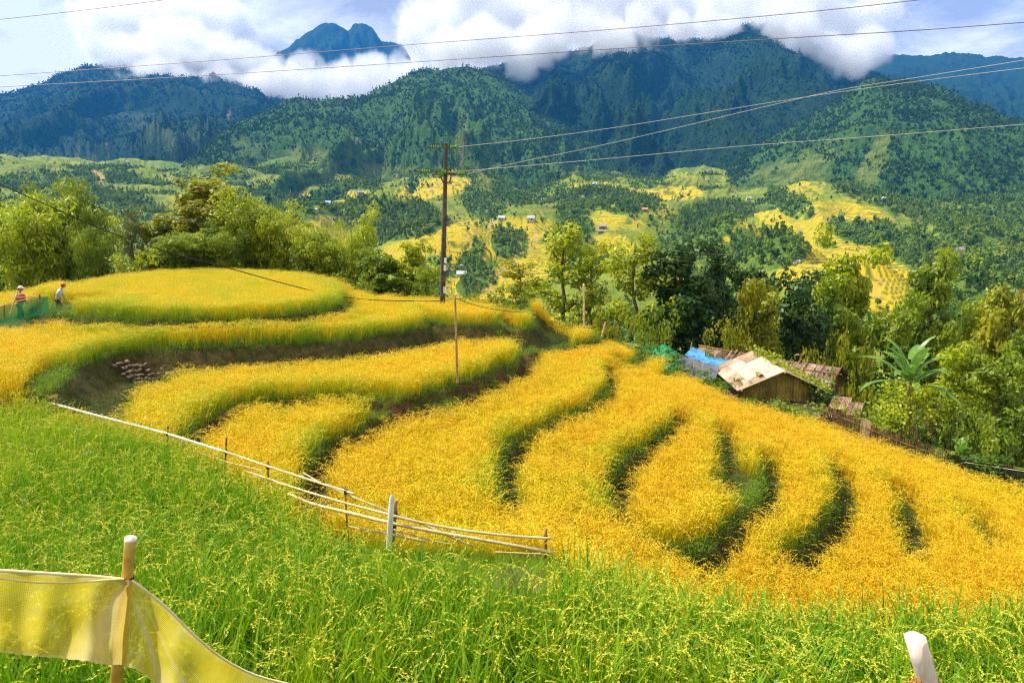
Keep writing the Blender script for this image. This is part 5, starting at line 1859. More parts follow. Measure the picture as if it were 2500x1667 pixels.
def rail_fence():
    p = at_d(900, 1300, 12.6)
    e = empty('bamboo_fence', (p.x, p.y, gz(p.x, p.y)), 0, label='bamboo rail fence with one white post between the green and the golden rice', cat='fence')
    P_ = bamboo_pole
    P_(e, [(119, 982), (199, 1004), (283, 1026), (409, 1059), (552, 1104)], .030, .030, M_pole_w)
    P_(e, [(540, 1099), (654, 1138), (737, 1165), (867, 1206)], .026, .022, M_bamboo, near=.04)
    P_(e, [(122, 1003), (150, 1010), (182, 1020)], .016, .016, M_bamboo)
    P_(e, [(472, 1100), (549, 1126), (640, 1149)], .016, .014, M_bamboo, near=.06)
    P_(e, [(597, 1149), (654, 1168), (709, 1187), (820, 1221), (952, 1256), (1035, 1277), (1144, 1296), (1250, 1308), (1346, 1314)], .020, .024, M_bamboo, near=.05)
    P_(e, [(741, 1154), (798, 1186), (903, 1229), (1000, 1268), (1035, 1281), (1151, 1332)], .016, .018, M_bamboo, near=-.06)
    P_(e, [(704, 1205), (765, 1230), (864, 1254), (950, 1275), (1076, 1300), (1246, 1329), (1349, 1348)], .030, .032, M_bamboo, near=.09)
    P_(e, [(853, 1285), (957, 1304), (1039, 1322)], .024, .022, M_bamboo, near=.05)
    P_(e, [(960, 1292), (1062, 1321), (1104, 1329)], .016, .014, M_bamboo, near=.0)
    P_(e, [(1209, 1347), (1331, 1353)], .016, .016, M_bamboo, near=.03)
    P_(e, [(620, 1163), (680, 1180), (700, 1186)], .010, .010, M_bamboo, near=.1)
    for (u0, v0, u1, v1, r0, nr) in ((113, 962, 124, 1024, .028, -.05), (135, 968, 139, 1034, .030, .05), (410, 1040, 409, 1098, .016, -.03), (553, 1068, 549, 1158, .020, -.04), (654, 1124, 655, 1200, .018, -.04), (842, 1185, 848, 1290, .017, -.05), (966, 1222, 958, 1325, .040, -.10), (1333, 1290, 1331, 1376, .026, -.05)):
        bamboo_pole(e, [(u0, v0), (u1, v1)], r0, r0 * 1.1, M_stake, 'post', nr)
    def white(a):
        q0, q1 = at_d(957, 1206, 11.4) - e.location, at_d(949, 1340, 11.4) - e.location
        pts = [np.array(q1) + (np.array(q0) - np.array(q1)) * f for f in (0, .5, .92, 1.0)]
        a.add(tube(pts, [.050, .050, .046, .012], 9))
    one('white_post', white, M_white, e, True, label='white painted post with a pointed top')
    for (u, v, nr) in ((553, 1104, 0), (655, 1140, 0), (845, 1200, 0), (965, 1258, -.05), (962, 1282, -.05), (1332, 1313, 0), (1331, 1346, 0), (410, 1060, 0)):
        q = np.array(at_d(u, v, fd(u, nr)) - e.location)
        one('tie', lambda a, q=q: a.add(tube([q + np.array([0, 0, -.035]), q + np.array([0, 0, .035])], [.042, .042], 8)), M_tie, e)
    # the scrap of sacking on the two left posts
    V = np.array([at_d(u, v, fd(u, .08)) - e.location for v0, v1 in [(0, 0)] for (u, v) in ((108, 963), (120, 966), (132, 962), (141, 962), (110, 966), (122, 974), (133, 970), (139, 972))])
    one('rag', lambda a: a.add((V, [(0, 1, 5, 4), (1, 2, 6, 5), (2, 3, 7, 6)])), M_sack, e)


M_white = mat('white_paint', lambda t: t.out(t.ramp(t.noise(t.pos(), 8, 4, .7), [(.3, (0.62, 0.60, 0.55)), (.5, (0.82, 0.82, 0.80))]), .5))
M_tie = mat('tie_wire', lambda t: t.out((0.05, 0.035, 0.025), .7))
M_sack = mat('sacking', lambda t: t.out((0.42, 0.33, 0.10), .9, trans=.3))
rail_fence()


def left_stakes():
    p = at_d(10, 985, 20.5)
    e = empty('stake_fence', (p.x, p.y, gz(p.x, p.y)), 0, label='two short brown stakes joined by a wire at the left picture edge', cat='fence')
    for (u0, v0, u1, v1) in ((6, 962, 8, 1000), (19, 946, 18, 1000), (36, 958, 37, 995)):
        a, b = at_d(u0, v0, 20.4) - e.location, at_d(u1, v1, 20.4) - e.location
        one('post', lambda q: bar(q, b, a, .03 if u0 < 30 else .008), M_stake, e)
    a, b = at_d(-40, 972, 20.4) - e.location, at_d(113, 966, 19.6) - e.location
    one('wire', lambda q: bar(q, a, b, .006, .006, 4, .03, 6), M_tie, e)


left_stakes()


def net_fence():
    """The sagging yellow net on its bamboo post, close to the camera."""
    D0 = 3.95
    foot = at_d(278, 1720, D0)
    e = empty('net_fence', foot, 0, label='yellow gauze net tied to a thick bamboo post in the lower left corner', cat='fence')
    L = lambda u, v, d: np.array(at_d(u, v, d) - e.location)
    def post(a):
        pts = [L(276, 1760, D0), L(283, 1667, D0), L(300, 1500, D0), L(312, 1395, D0), L(317, 1335, D0), L(318.5, 1322, D0), L(319, 1318, D0)]
        a.add(tube(pts, [.037, .036, .034, .033, .033, .036, .035], 14))
    one('post', post, M_bpost, e, True)
    def rim(a):
        c0 = L(319, 1318, D0)
        c1 = L(319.5, 1312, D0)
        a.add(tube([c0, c1, c1 + np.array([0, 0, -.004]), c0 + np.array([0, 0, -.02])], [.036, .034, .024, .022], 14))
        a.add(tube([c0 + np.array([0, 0, -.012]), c0 + np.array([0, 0, -.0119])], [.023, .001], 14))
    one('cut_end', rim, M_cut, e, True)
    # top edge and bottom edge of the cloth, left to right: (u, v, d)
    top = [(-260, 1388, 3.55), (-100, 1388, 3.66), (0, 1392, 3.74), (100, 1398, 3.80), (200, 1404, 3.86), (270, 1410, 3.90), (303, 1414, 3.905), (322, 1416, 3.905), (350, 1436, 3.92), (410, 1486, 3.97), (470, 1546, 4.02), (540, 1604, 4.08), (620, 1646, 4.15), (720, 1672, 4.22), (860, 1700, 4.3)]
    bot = [(-260, 1585, 3.52), (-100, 1588, 3.62), (0, 1592, 3.70), (60, 1598, 3.74), (150, 1606, 3.80), (215, 1614, 3.84), (268, 1622, 3.87), (300, 1622, 3.87), (325, 1632, 3.88), (352, 1652, 3.90), (385, 1680, 3.94), (450, 1730, 4.0), (530, 1780, 4.06), (640, 1830, 4.12), (800, 1880, 4.2)]
    nx, ny = 180, 44
    s = np.linspace(0, len(top) - 1, nx)
    T = np.array([[np.interp(q, range(len(top)), [p[k] for p in top]) for k in range(3)] for q in s])
    Bm = np.array([[np.interp(q, range(len(bot)), [p[k] for p in bot]) for k in range(3)] for q in s])
    V, UV = [], []
    arc = 0
    for j in range(ny):
        g = j / (ny - 1)
        for i in range(nx):
            q = T[i] * (1 - g) + Bm[i] * g
            du = (q[0] - 312) / 60.0
            fan = math.exp(-abs(du) / 3.2) * g ** .7
            dep = .085 * fan * math.sin(du * 3.4 + g * 1.2) + .018 * math.sin(s[i] * 2.1 + g * 3) * g + .03 * float(perlin(s[i] * .9, g * 2.2, 4)) * g
            frn = 2.2 * float(perlin(i * .9, 0.3, 8)) if j == ny - 1 else 0
            V.append(L(q[0] + 9 * fan * math.sin(du * 2.3), q[1] + frn, q[2] + dep))
            UV.append((s[i], g))
    me = np_mesh('net', np.array(V), grid_faces(ny, nx), True)
    P = np.array(V).reshape(ny, nx, 3)
    su = np.concatenate([np.zeros((ny, 1)), np.cumsum(np.linalg.norm(np.diff(P, axis=1), axis=2), 1)], 1).mean(0)
    sv = np.concatenate([np.zeros((1, nx)), np.cumsum(np.linalg.norm(np.diff(P, axis=0), axis=2), 0)], 0)
    co = np.stack([np.repeat(su[None], ny, 0), sv, np.zeros((ny, nx))], -1).reshape(-1, 3).astype(np.float32)
    me.attributes.new('weave', 'FLOAT_VECTOR', 'POINT').data.foreach_set('vector', co.ravel())
    S2, G2 = np.meshgrid(s, np.linspace(0, 1, ny))
    U2 = np.array([np.interp(q, range(len(top)), [p[0] for p in top]) for q in s])[None] * (1 - G2) + np.array([np.interp(q, range(len(bot)), [p[0] for p in bot]) for q in s])[None] * G2
    ray_ = (U2 - 306) / np.maximum(G2 * 150, 14)
    fold = np.exp(-((ray_ + .55) / .5) ** 2) + .9 * np.exp(-((ray_ - .62) / .16) ** 2) + .7 * np.exp(-((ray_ - 1.5) / .13) ** 2) + .5 * np.exp(-((ray_ - 2.4) / .12) ** 2)
    fold = np.clip(fold * smooth(0, .1, G2) + smooth(.07, .0, G2) + .8 * smooth(.955, 1.0, G2), 0, 1)
    me.attributes.new('fold', 'FLOAT', 'POINT').data.foreach_set('value', fold.ravel().astype(np.float32))
    link('net', me, M_net, e)
    def hem(a):
        pts = [L(p[0], p[1], p[2] - .004) for p in top[:7]]
        a.add(tube(catmull3(pts, 3), [.0095] * 19, 7))
        pts = [L(p[0], p[1], p[2] - .004) for p in top[7:]]
        a.add(tube(catmull3(pts, 3), [.0075] * 22, 7))
    one('hem', hem, M_hem, e, True)
    # a second hem fold hanging a little lower on the left
    def fold(a):
        pts = [L(-260, 1404, 3.54), L(-80, 1408, 3.66), L(10, 1412, 3.73), L(90, 1421, 3.78), L(180, 1421, 3.83), L(250, 1416, 3.87), L(298, 1413, 3.89)]
        a.add(tube(catmull3(pts, 3), [.006] * 19, 6))
    one('hem', fold, M_hem, e, True)
    def tie(a):
        for k in range(3):
            c = L(309 + k, 1409 + 4 * k, D0)
            pts = [c + np.array([math.cos(t) * .037, math.sin(t) * .037, .004 * math.sin(t * 2 + k)]) for t in np.linspace(0, 6.28, 15)]
            a.add(tube(pts, [.003] * 15, 5))
        bar(a, L(316, 1412, 3.90), L(325, 1408, 3.88), .002, .001, 4)
    one('tie', tie, M_tie, e)


def _mnet(t):
    w = t.attr('weave', 'Vector')
    sep = t.n('ShaderNodeSeparateXYZ')
    t.set(sep.inputs[0], w)
    def thread(c, f, wob):
        x = t.math('ADD', t.math('MULTIPLY', c, f), wob)
        return t.math('LESS_THAN', t.math('ABSOLUTE', t.math('SUBTRACT', t.math('FRACT', x), .5)), .105)
    n = t.noise(w, 22.0, 2, .5)
    n2 = t.noise(w, 5.0, 3, .6)
    wob = t.math('MULTIPLY', t.math('SUBTRACT', n, .5), 1.6)
    a = t.math('MAXIMUM', thread(sep.outputs[0], 110, wob), thread(sep.outputs[1], 110, wob))
    a = t.math('ADD', t.math('MULTIPLY', a, .85), t.math('MULTIPLY', t.attr('fold'), .45), True)
    c = t.ramp(n2, [(.35, (0.80, 0.58, 0.03)), (.55, (0.86, 0.68, 0.07)), (.7, (0.86, 0.72, 0.20))])
    c = t.mix(t.attr('fold'), c, (0.86, 0.70, 0.30))
    t.out(c, .7, spec=.1, trans=.5, alpha=a)


M_net = mat('yellow_net', _mnet)
M_hem = sheet_mat('net_hem', (0.72, 0.50, 0.12), (0.84, 0.66, 0.26), (0.86, 0.76, 0.44), .3, .6, 12)
M_bpost = sheet_mat('post_bamboo', (0.42, 0.22, 0.03), (0.68, 0.43, 0.07), (0.80, 0.60, 0.18), .3, .68, 9.0, .5)
M_cut = sheet_mat('cut_bamboo', (0.48, 0.36, 0.24), (0.70, 0.58, 0.44), (0.82, 0.74, 0.64), .3, .6, 30, .8)
net_fence()


def white_bamboo_post():
    D0 = 2.85
    foot = at_d(2296, 1760, D0)
    e = empty('bleached_post', foot, 0, label='pale pink bamboo post with rusty wire round it in the lower right corner', cat='post')
    L = lambda u, v, d=D0: np.array(at_d(u, v, d) - e.location)
    def body(a):
        V, Fc = tube([L(2304, 1800), L(2275.5, 1700), L(2250, 1610), L(2233.5, 1552)], [.044, .044, .043, .0425], 18)
        for k in range(18):                      # slanted, slightly chipped cut
            V[-18 + k] = V[-18 + k] + (L(2233.5, 1552) - L(2250, 1610)) * (.10 * math.cos(2 * math.pi * k / 18 - .6) + .02 * math.sin(5.0 * k))
        c = sum(np.array(v) for v in V[-18:]) / 18 - (L(2233.5, 1552) - L(2250, 1610)) * .02
        V.append(c)
        m = len(V) - 1
        Fc += [(m - 18 + k, m - 18 + (k + 1) % 18, m) for k in range(18)]
        a.add((V, Fc))
    one('post', body, M_pinkpost, e, True)
    def wire(a):
        r = random.Random(2)
        for k in range(5):
            c = L(2262 + k * 1.2, 1652 + 4 * k)
            tl = r.uniform(-.25, .25)
            pts = [c + np.array([math.cos(t) * .047, math.sin(t) * .047, math.sin(t + k) * .012 * (1 + tl)]) for t in np.linspace(0, 6.3, 20)]
            a.add(tube(pts, [.0022] * 20, 5))
        for k in range(9):
            p = L(2226 + r.uniform(-6, 12), 1656 + r.uniform(-6, 10), D0 - .06)
            pts = [p]
            for q in range(6):
                pts.append(pts[-1] + np.array([r.uniform(-.012, .012), r.uniform(-.008, .008), r.uniform(-.010, .010)]))
            a.add(tube(catmull3(pts, 3), [.0018] * 19, 4))
    one('rusty_wire', wire, M_rustwire, e, True)


M_pinkpost = mat('pale_pink_bamboo', lambda t: t.out(t.mix(t.ramp(t.noise(t.scaled(t.pos(), (30, 30, 3)), 1.5, 4, .7), [(.42, 0.0), (.7, .6)]), (0.84, 0.74, 0.68), (0.62, 0.42, 0.26)), .45, spec=.4))
M_rustwire = sheet_mat('rusty_wire', (0.20, 0.06, 0.015), (0.42, 0.16, 0.04), (0.55, 0.28, 0.08), .3, .6, 40)
white_bamboo_post()


M_bambrown = sheet_mat('brown_bamboo', (0.14, 0.08, 0.03), (0.32, 0.20, 0.08), (0.50, 0.34, 0.16), .32, .66, 6.0, .6)


def post_at(name, u0, v0, u1, v1, d, r, ma, label, cat, node=.33):
    a, b = at_d(u1, v1, d), at_d(u0, v0, d)
    e = empty(name, a, 0, label=label, cat=cat)
    P = np.array(b - a)
    n = 26
    f = np.linspace(-.12, 1, n)
    path = [P * q for q in f]
    L = np.linalg.norm(P)
    rad = [r * (1.12 - .2 * q) * (1.22 if abs(((q * L) % node) - node / 2) < .045 else 1) for q in f]
    A = Acc()
    V, Fc = tube(path, rad, 8)
    m = len(V)
    Fc += [tuple(range(m - 8, m))]
    A.add((V, Fc))
    link('pole', A.mesh('pole', True), ma, e)
    return e


post_at('bamboo_post', 1111, 722, 1116, 912, 23.8, .040, M_bambrown, 'tall bamboo post with dark joints standing in the rice before the power pole', 'post', .62)
post_at('bamboo_post', 1425, 692, 1426, 790, 34.5, .050, M_bamboo, 'slim pale post at the field edge under the open trees', 'post')
post_at('bamboo_post', 1478, 786, 1470, 818, 33.0, .040, M_bamboo, 'short leaning stake right of the slim pale post', 'post')


# ---------------------------------------------------------------- woven fence, pale panel and black net along the right edge
def woven_fence():
    p = at_d(2060, 1040, 29.0)
    e = empty('woven_fence', p, 0, label='brown fence of split bamboo slats running down the right edge of the rice', cat='fence')
    r = random.Random(6)
    top = [(2006, 988, 30.0), (2040, 1001, 29.5), (2104, 1026, 28.6), (2132, 1039, 28.2), (2200, 1066, 27.5), (2312, 1104, 26.3)]
    n = 118
    for i in range(n):
        q = i / (n - 1) * (len(top) - 1)
        k = min(int(q), len(top) - 2)
        t = [top[k][m] * (1 - q + k) + top[k + 1][m] * (q - k) for m in range(3)]
        pale = 2104 < t[0] < 2128
        h = r.uniform(.75, 1.05)
        a0 = np.array(at_d(t[0], t[1] + r.uniform(-5, 4) - (3 if pale else 0), t[2]) - p)
        m = Acc()
        w = .040 if pale else .034
        th = r.uniform(-.07, .07)
        box(m, a0 + np.array([th * .5, 0, -h / 2]), w, .014, h, [[1, 0, -th], [0, 1, 0], [th, 0, 1]])
        link('slat', m.mesh('slat'), M_bamboo if pale else (M_stake if r.random() < .75 else M_timber), e)
    for dz in (.22, .6):
        P = [np.array(at_d(*t) - p) + np.array([0, -.03, -dz]) for t in top]
        one('rail', lambda a: a.add(tube(P, [.02] * len(P), 5)), M_stake, e)
    for t in ((2062, 1010, 29.4, .03), (2130, 1042, 28.6, .05), (2100, 1040, 29.0, .03)):
        q = np.array(at_d(*t[:3]) - p)
        one('post', lambda a: bar(a, q + np.array([0, 0, -1.3]), q, t[3]), M_stake, e)


woven_fence()
_bn = empty('net_fence', at_d(2400, 1170, 26), 0, label='black net with a bamboo rail at the far right edge of the rice', cat='fence')
_c = cover('net', [(2306, 1104, 27.0), (2400, 1128, 26.2), (2520, 1150, 25.2), (2640, 1180, 24.4)], [(2306, 1150, 26.9), (2400, 1180, 26.1), (2520, 1215, 25.1), (2640, 1260, 24.3)], M_black, None, None, 40, 6, .05, 9, .02)
_c.data.transform(Matrix.Translation(-_bn.location))
_c.parent = _bn
_P = [np.array(at_d(*t) - _bn.location) for t in ((2355, 1128, 26.4), (2430, 1140, 25.8), (2500, 1150, 25.2), (2640, 1178, 24.2))]
one('rail', lambda a: a.add(tube(_P, [.016] * 4, 5)), M_bamboo, _bn)
for _u, _v, _d in ((2310, 1098, 26.8), (2420, 1130, 26.0), (2560, 1155, 24.8)):
    _q = np.array(at_d(_u, _v, _d) - _bn.location)
    one('post', lambda a: bar(a, _q + np.array([0, 0, -1.3]), _q, .035), M_stake, _bn)


# ---------------------------------------------------------------- the power pole and its lines
PD = 38.0
PX = F / PD                                   # photo px per metre at the pole


def power_pole():
    foot = at_d(1080.5, 742, PD)
    e = empty('power_pole', foot, 0, label='tall dark concrete power pole with green glass insulators standing in the rice', cat='power pole')
    L = lambda u, v, dd=0.0: np.array(at_d(u, v, PD + dd) - foot)
    def shaft(a):
        b, t = L(1079.6, 756), L(1089, 351)
        V = []
        for q, h in ((b, .135), (t, .085)):
            for k in range(8):
                an = R(22) + math.pi / 2 * (k // 2)
                s = 1 if k % 2 else -1
                c = np.array([math.cos(an), math.sin(an), 0])
                d = np.array([-math.sin(an), math.cos(an), 0])
                V.append(q + c * h + d * s * h * .72)
        Fc = [(k, (k + 1) % 8, 8 + (k + 1) % 8, 8 + k) for k in range(8)] + [tuple(range(8, 16))]
        a.add((V, Fc))
    one('shaft', shaft, M_concrete, e)
    def band(u, v, r=.12):
        q = L(u, v)
        one('band', lambda a: a.add(tube([q - np.array([0, 0, .05]), q + np.array([0, 0, .05])], [r, r], 10)), M_iron, e)
    band(1088.6, 361, .115)
    band(1087.0, 446, .13)
    band(1086.8, 530, .14)
    for (u0, v0, u1, v1) in ((1064, 421, 1113, 426.5),):
        one('crossarm', lambda a: box(a, (L(u0, v0, -.12) + L(u1, v1, -.12)) / 2, np.linalg.norm(L(u1, v1) - L(u0, v0)), 0.10, .13, [[.995, 0, .1], [0, 1, 0], [-.1, 0, .995]]), M_iron, e)
    for pts in ([(1076, 423), (1077.5, 434), (1081, 443), (1086, 447)], [(1101.5, 427), (1100.5, 436), (1098, 444), (1090, 447)]):
        P = [L(u, v, -.14) for u, v in pts]
        one('brace', lambda a: a.add(tube(catmull3(P, 3), [.04] * 10, 5)), M_iron, e)
    def string(end, disc0, disc1, inner, n=4, depth=0.0):
        a0, b0 = L(*end, depth), L(*inner, depth)
        rod = one('insulator_string', lambda a: bar(a, a0, b0, .034), M_iron, e)
        d = (b0 - a0) / np.linalg.norm(b0 - a0)
        for k in range(n):
            c = L(disc0[0] + (disc1[0] - disc0[0]) * k / max(1, n - 1), disc0[1] + (disc1[1] - disc0[1]) * k / max(1, n - 1), depth)
            one('glass_disc', lambda a: a.add(tube([c - d * .035, c - d * .02, c + d * .01, c + d * .035], [.035, .125, .10, .035], 12)), M_glass, rod, True)
        one('clamp', lambda a: bar(a, a0 - d * .02, a0 + d * .26, .022, .06, 6), M_iron, rod)
    string((1040, 359.5), (1053.5, 359.5), (1069.4, 360), (1085, 360.5))
    string((1119, 359.5), (1101, 360), (1114, 360), (1092, 360.5), 6)
    string((1018, 419), (1032, 419), (1048.5, 419.5), (1064, 420.5))
    string((1059, 424.5), (1072, 425.8), (1082, 426.5), (1087, 427), 3, -.3)
    string((1138, 425), (1119.5, 425), (1132.5, 424.6), (1113, 426), 6)
    string((1080, 420), (1079.5, 419.5), (1088.5, 420), (1092, 421), 5, -.35)
    one('pin_insulator', lambda a: a.add(tube([L(1099.5, 424), L(1099.5, 416), L(1099.4, 415.5), L(1099.5, 412), L(1099.5, 409), L(1099.5, 407.5)], [.02, .02, .075, .05, .055, .02], 10)), M_iron, e, True)
    for (a0, b0) in (((1051, 365), (1084, 396)), ((1114, 364), (1115, 400)), ((1130, 430), (1117, 446)), ((1117, 446), (1098, 440))):
        one('jumper_wire', lambda a: bar(a, L(*a0, -.2), L(*b0, -.2), .010, .010, 4, .05, 6), M_tie, e)
    for (u, v0, v1, marks) in ((1087.2, 629.5, 643, ()), (1086.2, 647, 661, ((.0, .03, .05, .012), (.0, -.01, .04, .012), (-.012, .01, .012, .07), (.012, -.05, .02, .02))), (1085.6, 700.5, 716, ((.0, .0, .012, .22),))):
        c = (L(u, v0, -.16) + L(u, v1, -.16)) / 2
        h = (v1 - v0) / PX
        pl = one('number_plate', lambda a: box(a, c, .135, .012, h), M_white, e)
        for (mx, mz, mw, mh) in marks:
            one('mark', lambda a: box(a, c + np.array([mx, -.009, mz]), mw, .006, mh), M_ink, pl)


M_concrete = sheet_mat('pole_concrete', (0.028, 0.024, 0.020), (0.060, 0.050, 0.040), (0.13, 0.11, 0.085), .3, .68, 3.0, .9)
M_iron = sheet_mat('rusty_iron', (0.035, 0.022, 0.015), (0.09, 0.05, 0.03), (0.20, 0.10, 0.05), .3, .66, 12, .7)
M_ink = mat('black_print', lambda t: t.out((0.03, 0.03, 0.03), .6))
M_glass = mat('green_glass', lambda t: t.out((0.20, 0.46, 0.06), .12, spec=.8, trans=.5, trans_col=(0.45, 0.70, 0.10)))
power_pole()


def cable(pts, rad, label, ma, group=None):
    P = np.array([at_d(*p) for p in pts])
    C = catmull3(P, 6)
    e = C.mean(0)
    a = Acc()
    V, Fc = tube(C - e, [rad] * len(C), 5)
    a.add((V, Fc))
    o = link('power_cable', a.mesh('power_cable', True), ma, None, label=label, cat='cable', group=group)
    o.location = tuple(e)
    return o


M_wire = mat('dull_wire', lambda t: t.out((0.22, 0.16, 0.13), .5, metal=.3))
M_wire_l = mat('bright_wire', lambda t: t.out((0.62, 0.58, 0.48), .4, metal=.2))
M_wire_b = mat('black_cable', lambda t: t.out((0.02, 0.018, 0.016), .5))
GW = 'overhead lines across the top of the picture'
cable([(-120, 196, 47), (0, 186, 46), (500, 150, 44), (1000, 110, 42), (1500, 72, 38), (1950, 32, 34), (2250, 0, 32), (2560, -34, 30)], .018, 'upper of the two long lines crossing clouds and peaks', M_wire, GW)
cable([(-120, 220, 47), (0, 213, 46), (500, 185, 44), (1000, 153, 42), (1500, 120, 38), (1950, 92, 34), (2250, 74, 32), (2620, 46, 30)], .018, 'lower of the two long lines crossing clouds and peaks', M_wire, GW)
cable([(-120, 58, 40), (0, 48, 39), (200, 26, 37), (390, 2, 35), (560, -22, 33)], .016, 'short line cutting the top left corner of the sky', M_wire, GW)
GP = 'lines running from the power pole'
cable([(1119, 359, 38), (1300, 339, 38.5), (1500, 312, 39), (1750, 272, 39.5), (1950, 240, 39.5), (2150, 211, 39), (2350, 185, 38), (2620, 152, 36)], .013, 'line leaving the top of the power pole to the upper right', M_wire_l, GP)
cable([(1138, 425, 38), (1250, 400, 39), (1450, 359, 40), (1650, 313, 41), (1850, 265, 41), (2050, 220, 40), (2250, 188, 39), (2620, 128, 36)], .013, 'line leaving the crossarm right end and crossing the top line far right', M_wire_l, GP)
cable([(1092, 421, 37.6), (1250, 408, 38), (1500, 386, 38), (1800, 358, 38), (2100, 336, 37), (2350, 316, 36), (2620, 294, 35)], .013, 'lowest high voltage line leaving the crossarm to the right', M_wire_l, GP)
cable([(1088, 530, 38), (1150, 548, 36), (1250, 572, 35), (1450, 597, 34), (1700, 617, 33), (2100, 648, 31), (2350, 662, 30), (2600, 676, 29)], .006, 'upper house supply cable sagging away right of the pole', M_wire, GP)
cable([(1088, 538, 38), (1150, 556, 36), (1250, 582, 35), (1450, 615, 34), (1700, 640, 33), (2100, 682, 31), (2350, 698, 30), (2600, 714, 29)], .006, 'lower house supply cable sagging away right of the pole', M_wire, GP)
cable([(1084, 530, 38), (1000, 533, 40), (800, 528, 44), (500, 510, 50), (200, 488, 55), (-120, 466, 60)], .006, 'thin pale line from mid pole to the left, upper one', M_wire, GP)
cable([(1084, 537, 38), (1000, 540, 40), (800, 540, 44), (500, 536, 50), (200, 531, 55), (-120, 526, 60)], .006, 'thin pale line from mid pole to the left, lower one', M_wire, GP)
cable([(-120, 402, 26), (0, 450, 28), (130, 508, 30), (270, 568, 31), (420, 618, 32), (560, 655, 33), (700, 694, 34), (820, 722, 36), (930, 733, 37), (1081, 735, 38)], .024, 'thick black cable drooping from the left edge to the pole foot', M_wire_b)
cable([(1081, 735, 37.8), (1095, 731, 31), (1111, 727, 23.9)], .012, 'short black cable from pole foot to bamboo post top', M_wire_b)
cable([(1111, 727, 23.8), (1150, 742, 26), (1200, 754, 29), (1260, 761, 33), (1310, 759, 36)], .014, 'black cable from the bamboo post to the field edge bushes', M_wire_b)
cable([(1096, 440, 38), (1130, 492, 41), (1180, 590, 46), (1225, 668, 50), (1262, 730, 54)], .012, 'stay wire slanting down right behind the pole', M_wire_b)
cable([(1086, 560, 38), (1096, 600, 38), (1100, 660, 37.8), (1103, 722, 37.6)], .008, 'thin earth wire hanging beside the pole', M_wire_b)


# ---------------------------------------------------------------- the two walkers and the green net fence before them
def skin_mesh(name, joints, edges, ma, parent, root=0, levels=1, **kw):
    bm = bmesh.new()
    lay = bm.verts.layers.skin.verify()
    vs_ = []
    for i, (co, r) in enumerate(joints):
        v = bm.verts.new(co)
        v[lay].radius = (r, r) if not isinstance(r, tuple) else r
        v[lay].use_root = i == root
        vs_.append(v)
    for a, b in edges:
        bm.edges.new((vs_[a], vs_[b]))
    me = bpy.data.meshes.new(name)
    bm.to_mesh(me)
    bm.free()
    o = link(name, me, ma, parent, **kw)
    o.modifiers.new('skin', 'SKIN').use_smooth_shade = True
    s = o.modifiers.new('subd', 'SUBSURF')
    s.levels = s.render_levels = levels
    return o


